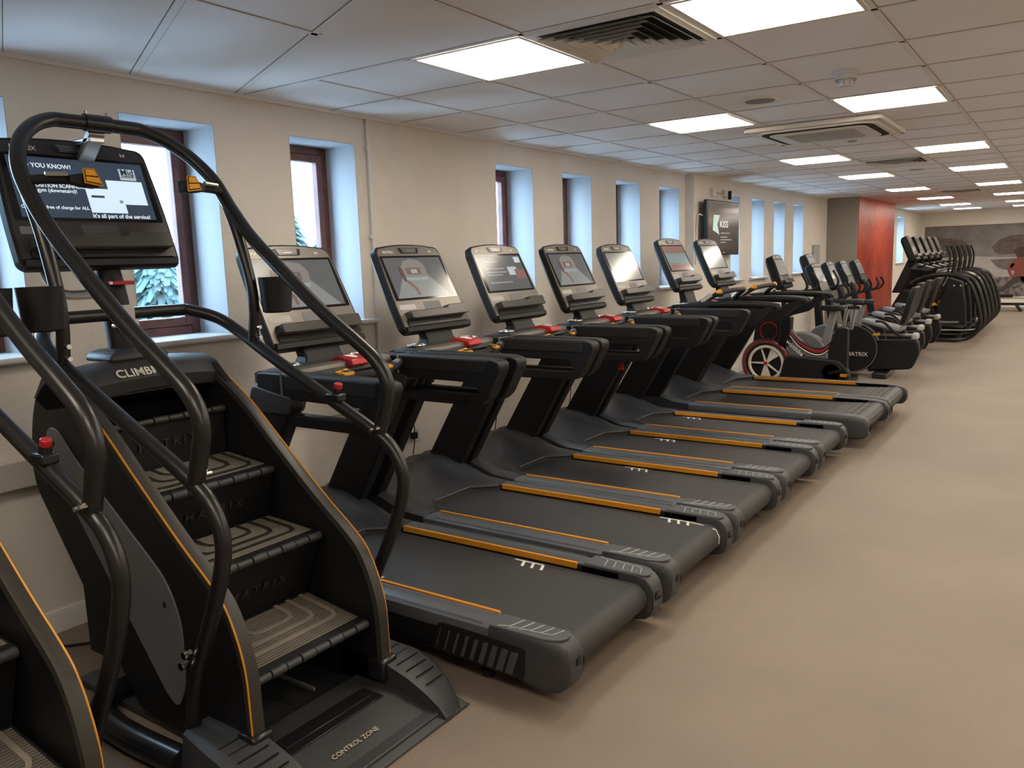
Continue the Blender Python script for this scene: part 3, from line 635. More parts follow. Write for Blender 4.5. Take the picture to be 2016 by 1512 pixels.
# ================================================================== STAIR CLIMBERS
def stair_climber(c, lab):
    root = thing('stair_climber', (1.1, c, 0), lab, 'stair climber', 'stair climbers')
    o = (0, c, 0)
    # base platform
    b = MB(o)
    b.xy(rpoly([(.55, -.28), (1.90, -.28), (1.90, .28), (.55, .28)], .02), .004, .03)
    b.loft([[Vector((x, y, z)) for y, z in ((-.40, .004), (.40, .004), (.385, h), (-.385, h))] for x, h in ((1.50, .06), (1.72, .06), (1.93, .012))])
    b.build('base_platform', CHAR, root, bevel=.004)
    b = MB(o).box(1.60, 1.70, -.24, .20, .06, .066); b.box(1.63, 1.665, -.20, .17, .066, .069); b.build('tread_plate', BLKS, root, bevel=.003)
    sl = math.atan2(-.048, .21)
    fr = (Vector((1.80, c-.035, .0465)), Vector((0, 1, 0)), Vector((-math.cos(sl), 0, -math.sin(sl))), Vector((-math.sin(sl), 0, math.cos(sl))))
    text('CONTROL ZONE', fr, .20, mat('pale_lettering', (.42, .36, .27), .5), root)
    for sy in (-1, 1):
        # foot pods
        b = MB(o); secs = []
        for x, h, yo in ((1.42, .155, .40), (1.55, .155, .425), (1.66, .145, .435), (1.76, .118, .425), (1.84, .085, .40), (1.90, .05, .365), (1.93, .018, .33)):
            secs.append([Vector((x, sy*y, z)) for y, z in ((.262, .004), (.262, h*.98), (yo-.03, h), (yo-.008, h-.014), (yo+.012, .012), (yo+.012, .004))])
        pod = b.loft(secs).build('foot_pod', CHAR, root, angle=40)
        g = MB(o)
        for k in range(6):
            x = 1.60+.045*k; h = (.1515, .146, .139, .1285, .117, .101)[k]
            g.box(x, x+.003, sy*.285, sy*(.395-.008*max(0, k-2)), h-.004, h+.0012) if sy > 0 else g.box(x, x+.003, sy*(.395-.008*max(0, k-2)), sy*.285, h-.004, h+.0012)
        g.build('pod_grooves', BLK, pod)
        g = MB(o); g.tube(smooth([(1.42, sy*.40, .05), (1.15, sy*.41, .05), (.95, sy*.39, .05), (.84, sy*.32, .05), (.82, sy*.22, .05)], 6), .045, 14); g.build('base_tube', BLKS, root)
        # side panels
        prof = rpoly([(.43, .80), (.47, 1.02), (.53, 1.14), (.66, 1.215), (.78, 1.20), (1.12, .90), (1.34, .715), (1.50, .60), (1.585, .505), (1.63, .36), (1.64, .10), (1.60, .04), (1.20, .03), (1.02, .05)], [.08, .08, .06, .05, .02, .02, .02, .06, .08, .06, .0, .0, .0, .03], 5)
        y0, y1 = sy*.262, sy*.298
        sp = MB(o).xz(prof, y0, y1).build('side_panel', BLK, root, bevel=.008)
        edge = [(.74, 1.19), (.95, 1.05), (1.12, .905), (1.34, .72), (1.49, .605), (1.555, .54), (1.60, .45), (1.628, .35), (1.634, .24), (1.636, .12)]
        es = smooth([(x, 0, z) for x, z in edge], 4)
        g = MB(o); secs = []
        for i, p in enumerate(es):
            t = (es[min(i+1, len(es)-1)]-es[max(i-1, 0)]).normalized(); n = Vector((-t.z, 0, t.x)); n = n if n.z > 0 or n.x > 0 else -n
            secs.append([p-n*.010+Vector((0, sy*.256, 0)), p+n*.010+Vector((0, sy*.259, 0)), p+n*.013+Vector((0, sy*.275, 0)), p+n*.010+Vector((0, sy*.300, 0)), p-n*.016+Vector((0, sy*.302, 0)), p-n*.018+Vector((0, sy*.270, 0))])
        g.loft(secs).build('edge_trim', TAN, root, angle=50)
        g = MB(o); g.tube([p+Vector((.006, sy*.3015, .007)) for p in es], .0035, 8); g.build('orange_stripe', ORNG, root)
        g = MB(o).xz(rpoly([(.56, .93), (.60, 1.02), (.665, 1.02), (.76, .93), (1.26, .58), (1.325, .45), (1.315, .22), (1.26, .13), (1.20, .17)], [.03, .04, .04, .03, .1, .08, .04, .04, .02], 4), sy*.297, sy*.3035)
        pl = g.build('inset_panel', GREY, root, bevel=.002)
        g = MB(o); g.cyl((.63, sy*.300, .965), (.63, sy*.3055, .965), .012); g.cyl((1.24, sy*.300, .49), (1.24, sy*.3055, .49), .010); g.build('panel_screw', DARK, pl)
        b = MB(o).box(1.585, 1.665, sy*.28-.04, sy*.28+.04, .08, .16); b.build('panel_foot', BLKS, root, bevel=.01)
    # shrouds: back, top with lettering, inner darkness under the steps
    b = MB(o)
    b.xz([(.435, .80), (.475, 1.02), (.53, 1.10), (.66, 1.195), (.75, 1.19), (.80, 1.12), (.60, 1.05), (.56, .80), (1.10, .05), (1.02, .05)], -.262, .262); b.build('rear_shroud', BLK, root, bevel=.006)
    hood = MB(o).loft([[Vector((x, y, z+.022*(1-(y/.30)**2))) for x, z in ((.52, 1.12), (.60, 1.205), (.70, 1.225), (.775, 1.20), (.815, 1.155), (.80, 1.11), (.60, 1.08))] for y in (-.298, -.2, -.1, 0, .1, .2, .298)]).build('hood', CHAR, root, angle=50)
    V = Vector((-.04, 0, .045)).normalized(); U = Vector((0, 1, 0))
    text('CLIMBMILL', (Vector((.798, c-.02, 1.1985)), U, V, U.cross(V)), .235, TXT, root, ext=.002)
    # steps
    T = [(1.60, .300, 1.275, .345), (1.385, .595, 1.08, .615), (1.145, .815, .86, .845)]
    tops = [(1.385, .585), (1.145, .805), (.87, 1.015)]
    for i, (xf, zf, xb, zb) in enumerate(T):
        d = Vector((xf-xb, 0, zf-zb)); L = d.length; d.normalize(); n = Vector((-d.z, 0, d.x)); n = n if n.z > 0 else -n
        B = Vector((xb, 0, zb)); Wd = .250
        sp = MB(o); sp.loft([[B+n*a+d*q+Vector((0, y, 0)) for a, q in ((0, 0), (0, L-.03), (-.004, L-.006), (-.018, L), (-.030, L-.012), (-.026, 0))] for y in (-Wd, Wd)])
        # riser above the tread
        tx, tz = tops[i]
        sp.xz([(xb, zb-.01), (tx-.012, tz), (tx-.034, tz), (xb-.022, zb-.01)], -Wd, Wd)
        step = sp.build('step', BLK, root, bevel=.003)
        pad = MB(o)
        for k in range(21):
            q = .02+(L-.075)*k/20
            pad.loft([[B+n*a+d*(q+e)+Vector((0, y, 0)) for a, e in ((0, 0), (.003, .0015), (.003, .0065), (0, .008))] for y in (-Wd+.012, Wd-.012)])
        pad.build('tread_ridges', STEPM, step)
        for k, (rw, q0) in enumerate(((.09, .12), (.145, .17), (.205, .22))):
            P = [B+n*.0045+d*q+Vector((0, y, 0)) for q, y in ((.012, rw), (q0-.035, rw), (q0-.008, rw-.012), (q0, rw-.04), (q0, -rw+.04), (q0-.008, -rw+.012), (q0-.035, -rw), (.012, -rw))]
            q_ = MB(o); secs = []
            for j, p in enumerate(P):
                t = (P[min(j+1, 7)]-P[max(j-1, 0)]).normalized(); s_ = t.cross(n)*.008; secs.append([p-s_, p+s_, p+s_-n*.003, p-s_-n*.003])
            q_.loft(secs).build('tread_band', mat('step_band', (.25, .225, .18), .45) if i == 0 else STEPD, step)
        g = MB(o); F_ = Vector((xf, 0, zf))
        for k in range(8):
            y0 = -Wd+.008+k*(2*Wd-.01)/8; y1 = y0+(2*Wd-.01)/8-.006; off = n*(-.012) if k % 2 else n*(-.013)
            g.cyl(F_+off+Vector((0, y0, 0))-d*.006, F_+off+Vector((0, y1, 0))-d*.006, .0155 if k % 2 else .0135, 12)
        g.build('hinge', CHAR, step)
        # embossed name on the riser
        rv = Vector((tx-xb, 0, tz-zb)).normalized(); rn = U.cross(rv)
        text('M A T R I X', (Vector((xb, c, zb))+rv*(.5*(tz-zb))+rn*.0005, U, rv, rn), .24, EMB, step, ext=.0012)
    g = MB(o)
    for k in range(8):
        y0 = -.242+k*.061; g.cyl((.872, y0, 1.02), (.872, y0+.055, 1.02), .0145 if k % 2 else .012, 12)
    g.build('top_hinge', TAN, root)
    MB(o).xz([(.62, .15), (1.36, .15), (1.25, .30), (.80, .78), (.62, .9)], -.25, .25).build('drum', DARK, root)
    MB(o).box(1.02, 1.50, .06, .07, .09, .10).build('chassis_bar', GREY, root)
    # ---- rails
    R = .0225; H = .375
    def side(pts, sy): return [(x, sy*(H+dy), z) for x, z, dy in pts]
    lowr = [(.64, 1.405, -.16), (.665, 1.40, -.10), (.74, 1.365, -.03), (.84, 1.305, 0), (1.02, 1.215, 0), (1.30, 1.085, 0), (1.56, .965, 0), (1.645, .905, 0), (1.685, .82, 0), (1.67, .72, 0), (1.60, .56, 0), (1.49, .345, -.005), (1.42, .15, -.02)]
    P = side(lowr, 1)[::-1]+side(lowr, -1)
    b = MB(o); b.tube(smooth(P, 6), R+.001, 16); b.build('lower_rail', TUBE, root)
    upr = [(.60, 2.105, -.26), (.605, 2.10, -.20), (.63, 2.07, -.13), (.68, 2.01, -.06), (.755, 1.915, -.01), (.84, 1.80, 0), (.95, 1.685, 0), (1.10, 1.565, 0), (1.32, 1.40, 0), (1.50, 1.285, 0), (1.595, 1.215, 0), (1.635, 1.135, 0), (1.615, 1.05, 0), (1.585, .965, 0)]
    P = side(upr, 1)[::-1]+side(upr, -1)
    b = MB(o); b.tube(smooth(P, 6), R+.003, 16); b.build('upper_rail', TUBE, root)
    b = MB(o); b.cyl((.60, -.05, 2.107), (.60, .05, 2.107), R+.009, 20); cl = b.build('rail_clamp', BLKS, root, bevel=.002)
    b = MB(o)
    for y in (-.04, .04): b.cyl((.60, y, 2.085), (.60, y, 2.150), .006, 8)
    b.build('clamp_bolt', CHRM, cl)
    b = MB(o); b.box(.44, .59, -.03, .03, 2.04, 2.06); b.xz([(.42, 1.93), (.45, 1.93), (.60, 2.07), (.58, 2.09)], -.03, .03); b.build('console_bracket', SILV, root, bevel=.004)
    for sy in (-1, 1):
        b = MB(o); b.tube(smooth([(.80, sy*H, 1.85), (.87, sy*H, 1.70), (.925, sy*H, 1.52), (.935, sy*H, 1.40), (.915, sy*H, 1.27)], 6), .0215, 14); b.build('support_post', TUBE, root)
        for p_, q_, r_ in (((.94, sy*H, 1.33), (.965, sy*H, 1.33), .008), ((.94, sy*H, 1.29), (.965, sy*H, 1.29), .008), ((1.50, sy*(H+.015), .43), (1.50, sy*(H+.04), .43), .012),
                           ((1.48, sy*(H+.015), .39), (1.48, sy*(H+.04), .39), .012), ((1.60, sy*(H-.02), .985), (1.60, sy*(H-.04), .985), .007), ((1.575, sy*(H-.02), .975), (1.575, sy*(H-.04), .975), .007)):
            MB(o).cyl(p_, q_, r_, 10).build('bolt', CHRM, root)
        # cup holder on the post
        cc = Vector((.93 if sy > 0 else .90, sy*(H-.0), 1.475))
        cx, cy = (1.0, sy*(H+.062)) if sy > 0 else (.955, sy*(H+.066))
        b = MB(o); k = 24; secs = []
        for z, rr in ((1.385, .048), (1.390, .056), (1.44, .060), (1.525, .066), (1.525, .061), (1.41, .054)):
            secs.append([Vector((cx+rr*.92*math.cos(2*math.pi*i/k), cy+rr*1.05*math.sin(2*math.pi*i/k), z)) for i in range(k)])
        b.loft(secs).build('cup_holder', BLK, root, angle=40)
        # inward hand grips with amber toggles
        y1 = sy*(H-.01); y2 = sy*(H-.155)
        g = MB(o); g.tube(smooth([(.80, y1, 1.865), (.815, sy*(H-.05), 1.87), (.83, sy*(H-.12), 1.872)], 4), .016, 12); gr = g.build('hand_grip', SOFT, root)
        g = MB(o); g.loft([[Vector((x, y, z)) for x, z in ((.845+w, 1.872+w*.9), (.845+w, 1.872-w), (.845-w, 1.872-w), (.845-w, 1.872+w*.9))] for y, w in ((sy*(H-.12), .014), (sy*(H-.155), .022), (sy*(H-.205), .026), (sy*(H-.215), .02))]).build('toggle_head', BLK, gr, bevel=.004)
        N = Vector((.93, 0, .37)).normalized(); Uv = Vector((0, 1, 0)); Vv = N.cross(Uv)
        Oc = Vector((.871, c+sy*(H-.18), 1.878))
        q = MB(); fr2 = (Oc, Uv*sy, Vv, N)
        q.prism(fr2, rpoly([(-.034, -.032), (.026, -.022), (.018, .032), (-.020, .032)], .004), 0, .006); q.build('toggle_surround', YEL, gr)
        q = MB(); q.prism(fr2, rpoly([(-.030, -.028), (.023, -.019), (.016, .029), (-.018, .029)], .003), .005, .0072); q.build('toggle_face', DARK, gr)
        q = MB(); q.prism(fr2, [(-.027, -.024), (.020, -.016), (.018, .0), (-.023, -.002)], .007, .0088); q.prism(fr2, [(-.021, .004), (.017, .005), (.014, .026), (-.016, .026)], .007, .0088); q.build('amber_toggle', YEL, gr)
        MB(o).cyl((.835, sy*(H-.05), 1.885), (.848, sy*(H-.115), 1.888), .008, 8).build('pulse_sensor', SILV, gr)
    # stop button on the far lower rail
    b = MB(o); b.box(1.335, 1.405, H-.025, H+.022, 1.062, 1.092); sb = b.build('button_clamp', BLKS, root, bevel=.006)
    MB(o).cyl((1.375, H, 1.09), (1.382, H, 1.112), .017).build('button_collar', BLKS, sb)
    MB(o).cyl((1.382, H, 1.110), (1.388, H, 1.130), .0155).build('stop_button', RED, sb, bevel=.003)
    # mast
    b = MB(o); b.loft([[Vector((x+w*math.cos(a), d*math.sin(a), z)) for a in [2*math.pi*i/20 for i in range(20)]] for x, w, d, z in ((.64, .055, .062, 1.22), (.625, .05, .056, 1.30), (.58, .045, .05, 1.52), (.56, .04, .045, 1.60))]).build('mast', BLK, root, angle=60)
    b = MB(o); b.loft([[Vector((.645+w*a_, w*1.25*b_, z)) for a_, b_ in ((-1, -1), (1, -1), (1, 1), (-1, 1))] for w, z in ((.095, 1.235), (.09, 1.262), (.062, 1.278))]).build('mast_base', CHAR, root, bevel=.012)
    b = MB(o).box(.675, .69, -.02, .02, 1.37, 1.44); b.build('rail_bracket', SILV, root)
    b = MB(o)
    for z in (1.445, 1.365): b.cyl((.66, -.05, z), (.70, -.05, z), .009, 8)
    b.build('bracket_bolt', CHRM, root)
    MB(o).loft([[Vector((x, y, z)) for x, y in ((.57, -.03), (.66, -.035), (.66, .05), (.57, .05))] for z in (1.515, 1.53)]).build('red_tab', RED, root, bevel=.003)
    b = MB(o); b.tube(smooth([(.52, -.22, 1.62), (.56, -.22, 1.55), (.60, -.19, 1.49), (.62, -.10, 1.485), (.62, -.04, 1.485)], 5), .013, 10, sx=1.6); b.build('cable_guide', SILV, root)
    console(root, c, (.47, 2.045), (.165, -.46), w=.61, h=.49, content='notice', yoff=-.035, panel=mat('console_graphite_shaded', (.045, .042, .042), .3, metal=.3))  # graphite panel in a darker colour, standing in for the weaker light here
    MB(o).add([(.60, .05, 1.60), (.64, .24, 1.604), (.56, .24, 1.604), (.50, .05, 1.60), (.60, .05, 1.59), (.64, .24, 1.592), (.56, .24, 1.592), (.50, .05, 1.59)], [(0, 1, 2, 3), (4, 7, 6, 5), (0, 4, 5, 1), (1, 5, 6, 2), (2, 6, 7, 3), (3, 7, 4, 0)]).build('underside_tag', WPL, root)
    return root
cm = stair_climber(1.70, 'black stair climber standing whole in the foreground with a notice on its screen')
dup(cm, (1.1, .65, 0), 'black stair climber cut off by the left edge of the photo')
# cables and bits on the floor by the stair climbers
def cable(name, pts, r, m, label, cat='cable', group=None):
    o_ = MB().tube(smooth(pts, 6), r, 8).build(name, m); tag(o_, label, cat, group); return o_
cable('power_cable', [(.05, 1.45, .012), (.2, 1.55, .012), (.35, 1.75, .012), (.42, 1.95, .012), (.6, 2.1, .012)], .006, BLK, 'black power cable lying on the floor behind the stair climber')
t = thing('power_adapter', (.5, 1.28, 0), 'black power adapter block on the floor beside the stair climber', 'power adapter')
MB().box(.44, .56, 1.23, 1.33, .002, .07).build('case', BLKS, t, bevel=.01)
MB().box(.56, .575, 1.26, 1.30, .02, .05).build('plug_inlet', DARK, t)
# ================================================================== WALL THINGS
t = thing('wall_television', (.18, 9.33, 1.86), 'flat black television hanging on the wall above the treadmills showing a radio station name', 'television')
MB().box(.165, .21, 8.80, 9.86, 1.545, 2.165).build('housing', BLKS, t, bevel=.012)
MB().box(.209, .213, 8.83, 9.83, 1.605, 2.135).build('screen', mat('tv_screen', (.02, .017, .016), .12, emit=.06, ecol=(.5, .4, .38)), t)
kf = frame((.2135, 9.33, 1.88), (0, 1, 0), (0, 0, 1)); kt = mat('tv_text', (.4, .5, .46), .4, emit=.55, ecol=(.42, .55, .5)); kg = mat('tv_text_dim', (.2, .2, .2), .4, emit=.18, ecol=(.6, .55, .52))
MB().prism(kf, [(-.33, .12), (-.14, .12), (-.22, .015), (-.15, -.10), (-.36, -.05)], 0, .001).build('channel_logo', kt, t, flat=True)
text('KISS', (Vector((.2145, 9.33+.0, 1.88+.02)), Vector((0, 1, 0)), Vector((0, 0, 1)), Vector((1, 0, 0))), .26, mat('tv_white', (.6, .6, .6), .4, emit=.6), t, 'screen_lettering', height=.075)
for k, (w_, dy, z) in enumerate(((.30, .01, -.09), (.22, -.03, -.135), (.36, .04, -.165), (.17, -.055, -.195))):
    MB().prism(kf, [(dy-w_/2+.03, z), (dy+w_/2+.03, z), (dy+w_/2+.03, z+.014), (dy-w_/2+.03, z+.014)], 0, .001).build('caption_line', kg, t, flat=True)
MB().box(.212, .2145, 9.31, 9.35, 1.572, 1.582).build('maker_badge', TXT, t)
b = MB(); b.box(.10, .115, 9.2, 9.46, 1.68, 2.06); b.box(.115, .165, 9.28, 9.30, 1.76, 1.98); b.box(.115, .165, 9.36, 9.38, 1.76, 1.98); b.build('wall_bracket', BLK, t)
cable('television_cable', [(.16, 8.79, 1.99), (.13, 8.76, 2.0), (.115, 8.75, 1.93), (.11, 8.75, 1.80), (.108, 8.74, 1.70), (.108, 8.73, 1.45)], .008, WPL, 'white cable curling down from the left side of the television')
def socket_box(loc, lab, nrm=1):
    x, y, z = loc; t = thing('wall_socket', loc, lab, 'socket'); MB().box(x, x+.035, y-.045, y+.045, z-.045, z+.045).build('back_box', WPL, t, bevel=.004)
    MB().box(x+.034, x+.040, y-.038, y+.038, z-.038, z+.038).build('faceplate', WPL, t, bevel=.002); return t
socket_box((.10, 9.22, 2.27), 'white wall socket above the television, the left of two')
t = socket_box((.10, 9.62, 2.27), 'white wall socket above the television, the right one with a black plug')
cable('plug_lead', [(.12, 9.27, 2.27), (.125, 9.4, 2.262), (.12, 9.56, 2.27)], .005, LGREY, 'thin grey lead running between the two sockets above the television')
tag(MB().box(.14, .175, 9.66, 9.69, 2.20, 2.30).build('black_plug', BLK), 'small black plug hanging beside the right socket above the television', 'plug')
for (y, z, lab) in ((4.02, .42, 'white double wall socket low on the wall beyond the nearest treadmill'), (4.92, .62, 'white wall socket glimpsed between the second and third treadmills'), (6.05, .60, 'white wall socket glimpsed between the third and fourth treadmills')):
    t = thing('wall_socket', (0, y, z), lab, 'socket'); MB().box(.001, .012, y-.075, y+.075, z-.045, z+.045).build('faceplate', WPL, t, bevel=.003)
    MB().box(.012, .045, y-.05, y-.005, z-.022, z+.022).build('plug', BLK, t, bevel=.006)
    MB().box(.012, .014, y+.02, y+.032, z+.01, z+.03).build('rocker_switch', LGREY, t)
for i, y in enumerate((3.92, 4.86, 5.97, 6.9)):
    lab = ('second', 'third', 'fourth', 'fifth')[i]
    cable('treadmill_cable', [(.03, y-.10, .66), (.05, y-.08, .55), (.055, y-.05, .46), (.035, y-.12, .36), (.045, y-.14, .18), (.04, y-.16, .01)], .004, BLK, 'thin black cable hanging behind the front end of the %s treadmill' % lab, group='cables behind the treadmills')
    cable('treadmill_cable', [(.03, y+.05, .98), (.055, y+.08, .80), (.05, y+.03, .62), (.055, y+.05, .44), (.04, y+.02, .2), (.04, y+.03, .01)], .0035, BLK, 'black cable looping down the wall behind the %s treadmill' % lab, group='cables behind the treadmills')
t = thing('red_tag', (1.22, 4.80, .8), 'small red square tag hanging from the arm of the third treadmill', 'tag')
MB().box(1.2, 1.235, 4.700, 4.706, .835, .87).build('tag_body', RED, t); MB().tube([(1.217, 4.703, .87), (1.217, 4.703, .896)], .0015, 6).build('tag_string', RED, t)
t = thing('wall_notice', (0, 14.2, 1.5), 'small pale box on the wall between the last window and the grey wall', 'wall box')
MB().box(.001, .04, 14.05, 14.42, 1.34, 1.66).build('box_body', LGREY, t, bevel=.006)
# ================================================================== INDOOR BIKE, red and white wheel
def bike_red(c):
    t = thing('indoor_bike', (1.1, c, 0), 'black and red indoor bike with a white three spoke wheel, just past the treadmills', 'exercise bike'); o = (0, c, 0)
    C = (.73, 0, .295); b = MB(o); b.ring(C, (0, 1, 0), .25, .042, 44, 10, 1.2); w = b.build('wheel_cover', BLKS, t)
    b = MB(o); b.ring((C[0], -.040, C[2]), (0, 1, 0), .25, .016, 44, 6); b.build('red_rim_band', mat('dark_red', (.28, .02, .03), .35), w)
    IV = mat('ivory_plastic', (.72, .70, .60), .4)
    b = MB(o); b.ring((C[0], -.03, C[2]), (0, 1, 0), .192, .018, 44, 6); b.build('wheel_ring', IV, w)
    b = MB(o)
    for k in range(5):
        a = math.radians(108+72*k); b.prism((Vector((C[0], -.02, C[2])), Vector((math.cos(a), 0, math.sin(a))), Vector((-math.sin(a), 0, math.cos(a))), Vector((0, -1, 0))), [(.0, -.012), (.19, -.006), (.19, .006), (0, .012)], 0, .014)
    for a0, a1 in ((30, 72), (250, 290)):
        b.prism((Vector((C[0], -.02, C[2])), Vector((1, 0, 0)), Vector((0, 0, 1)), Vector((0, -1, 0))), [(0, 0)]+[(.185*math.cos(math.radians(a0+(a1-a0)*i/6)), .185*math.sin(math.radians(a0+(a1-a0)*i/6))) for i in range(7)], 0, .010)
    b.build('wheel_spokes', IV, w)
    MB(o).cyl((C[0], -.05, C[2]), (C[0], .05, C[2]), .02).build('wheel_hub', RED, w)
    MB(o).cyl((C[0], -.018, C[2]), (C[0], .018, C[2]), .19, 40).build('wheel_disc', BLK, w)
    # U frame
    path = smooth([(.93, 0, .80), (1.0, 0, .70), (1.10, 0, .58), (1.24, 0, .50), (1.36, 0, .50), (1.47, 0, .60), (1.54, 0, .70)], 5)
    def sweep(dz0, dz1, w, m, name, y=0):
        b = MB(o); secs = []
        for p in path: secs.append([p+Vector((0, y-w, dz0)), p+Vector((0, y+w, dz0)), p+Vector((0, y+w, dz1)), p+Vector((0, y-w, dz1))])
        return b.loft(secs).build(name, m, t, bevel=.004)
    sweep(-.09, .0, .045, BLKS, 'main_frame'); fr_ = bpy.data.objects[-1] if False else None
    sweep(-.055, -.02, .048, mat('dark_red', (.28, .02, .03), .35), 'red_stripe'); sweep(-.083, -.068, .048, WPL, 'white_stripe')
    MB(o).xz(rpoly([(1.42, .12), (1.62, .12), (1.62, .72), (1.50, .72), (1.42, .50)], .03), -.05, .05).build('seat_tube', BLK, t, bevel=.006)
    MB(o).xz(rpoly([(.86, .50), (1.00, .50), (1.02, .84), (.90, .86)], .03), -.05, .05).build('head_tube', BLKS, t, bevel=.012)
    MB(o).xz(rpoly([(.88, .10), (1.62, .08), (1.66, .22), (1.55, .36), (.95, .40)], .06), -.06, .05).build('chain_case', BLK, t, bevel=.02)
    MB(o).xz(rpoly([(.95, .085), (1.50, .075), (1.60, .11), (1.50, .10), (.98, .115)], .01), -.064, -.058).build('red_flash', RED, t)
    b = MB(o); b.ring((1.46, -.062, .22), (0, 1, 0), .105, .012, 32, 6); b.build('chain_guard', BLKS, t); MB(o).cyl((1.46, -.06, .22), (1.46, -.05, .22), .10, 28).build('chainring', DARK, t)
    b = MB(o).xz(rpoly([(1.44, .20), (1.60, .25), (1.60, .275), (1.44, .24)], .01), -.095, -.08); b.build('crank', CHRM, t)
    b = MB(o).box(1.57, 1.66, -.17, -.10, .20, .225); b.build('pedal', BLK, t, bevel=.005); MB(o).box(1.58, 1.65, -.175, -.165, .20, .23).build('pedal_clip', ORNG, t)
    text('wattbike', (Vector((1.06, c-.0495, .485)), Vector((.74, 0, -.67)), Vector((.67, 0, .74)), Vector((0, -1, 0))), .24, WPL, t)
    for x0, x1 in ((1.545, 1.60), (1.625, 1.675)): MB(o).xz([(x0, .70), (x0+.035, .70), (x0+.07, .93), (x0+.035, .93)], -.02, .02).build('seat_post', SILV, t, bevel=.004)
    MB(o).box(1.53, 1.61, -.045, .045, .695, .72).build('seat_collar', RED, t, bevel=.006)
    MB(o).box(1.60, 1.74, -.035, .035, .92, .96).build('seat_slider', CHRM, t, bevel=.006)
    MB(o).loft([[Vector((x, y, z)) for y, z in ((-w_, .985), (w_, .985), (w_*.8, 1.03), (-w_*.8, 1.03))] for x, w_ in ((1.47, .015), (1.52, .025), (1.60, .04), (1.68, .075), (1.74, .085), (1.76, .07))]).build('saddle', BLK, t, bevel=.012)
    MB(o).xz([(.905, .84), (.945, .84), (.985, 1.0), (.945, 1.0)], -.02, .02).build('handlebar_post', SILV, t, bevel=.004)
    MB(o).box(.89, .97, -.045, .045, .825, .85).build('handlebar_collar', RED, t, bevel=.006)
    for sy in (-1, 1):
        b = MB(o); b.tube(smooth([(.97, 0, 1.0), (1.0, sy*.12, 1.02), (1.02, sy*.2, 1.02), (.90, sy*.21, 1.07), (.86, sy*.20, 1.14)], 5), .016, 10); b.build('handlebar', SOFT, t)
        b = MB(o); b.tube([(.92, sy*.05, 1.05), (.80, sy*.05, 1.08)], .016, 10); b.build('aero_bar', SOFT, t)
    MB(o).box(.66, .84, -.24, .24, .002, .04).build('front_foot', BLKS, t, bevel=.01); MB(o).box(1.55, 1.63, -.26, .26, .002, .05).build('rear_foot', BLKS, t, bevel=.01)
    b = MB(o); b.tube([(1.60, -.10, .14), (1.72, -.25, .012)], .012, 8); b.build('stay', SILV, t)
    MB(o).xz(rpoly([(.55, .50), (.86, .48), (.88, .86), (.60, .86)], .05), .03, .08).build('tablet_case', BLK, t, bevel=.01)
    b = MB(o); b.ring((.74, .025, .66), (0, 1, 0), .10, .006, 20, 6); b.build('red_cable', RED, t)
    return t
bike_red(9.35)
# ================================================================== UPRIGHT BIKES with consoles
DPAN = mat('console_mid', (.10, .095, .085), .35, metal=.4)
def upright_bike(c, x, lab, silver=True, hb=True):
    t = thing('upright_bike', (x+.5, c, 0), lab, 'exercise bike', 'upright bikes by the far windows'); o = (x, c, 0); FM = mat('silver_frame', (.30, .31, .32), .35, metal=.4) if silver else BLK
    MB(o).box(.0, .10, -.27, .27, .002, .06).build('front_foot', BLKS, t, bevel=.012); MB(o).box(1.02, 1.12, -.27, .27, .002, .06).build('rear_foot', BLKS, t, bevel=.012)
    MB(o).box(.05, 1.07, -.035, .035, .04, .11).build('base_beam', FM, t, bevel=.01)
    MB(o).xz(rpoly([(.18, .10), (.75, .10), (.86, .30), (.74, .52), (.55, .60), (.30, .56), (.16, .36)], .10), -.075, .075).build('drive_cover', GREY if silver else BLK, t, bevel=.02)
    MB(o).xz([(.30, .45), (.40, .45), (.33, 1.10), (.25, 1.10)], -.05, .05).build('console_mast', BLK, t, bevel=.015)
    MB(o).xz([(.72, .35), (.82, .35), (.92, .85), (.84, .85)], -.035, .035).build('seat_post', FM, t, bevel=.01)
    MB(o).loft([[Vector((xx, y, z)) for y, z in ((-w_, .85), (w_, .85), (w_*.85, .91), (-w_*.85, .91))] for xx, w_ in ((.70, .02), (.80, .06), (.90, .12), (1.0, .12))]).build('saddle', BLK, t, bevel=.015)
    MB(o).cyl((.55, -.10, .28), (.55, .10, .28), .045).build('crank_axle', CHRM, t)
    for sy in (-1, 1):
        MB(o).xz([(.54, .28), (.57, .28), (.66 if sy < 0 else .46, .15 if sy < 0 else .42), (.63 if sy < 0 else .43, .14 if sy < 0 else .41)], sy*.09, sy*.105).build('crank', CHRM, t)
        MB(o).box((.60 if sy < 0 else .40), (.70 if sy < 0 else .50), sy*.155-.045, sy*.155+.045, (.13 if sy < 0 else .40), (.155 if sy < 0 else .425)).build('pedal', BLK, t, bevel=.004)
        b = MB(o); b.tube(smooth([(.30, sy*.06, 1.08), (.45, sy*.18, 1.07), (.60, sy*.25, 1.10), (.62, sy*.25, 1.18), (.55, sy*.22, 1.30)], 5), .017, 10); b.build('handlebar', SOFT, t)
    console(t, c, (x+.18, 1.52), (.18, -.46), w=.40, h=.42, content='warm', depth=.10, panel=DPAN)
    for k, ch in enumerate([]): pass
    return t
upright_bike(10.15, .40, 'silver framed upright bike behind the red and white wheeled bike')
upright_bike(11.42, .46, 'upright bike farther along, in front of the grey wall')
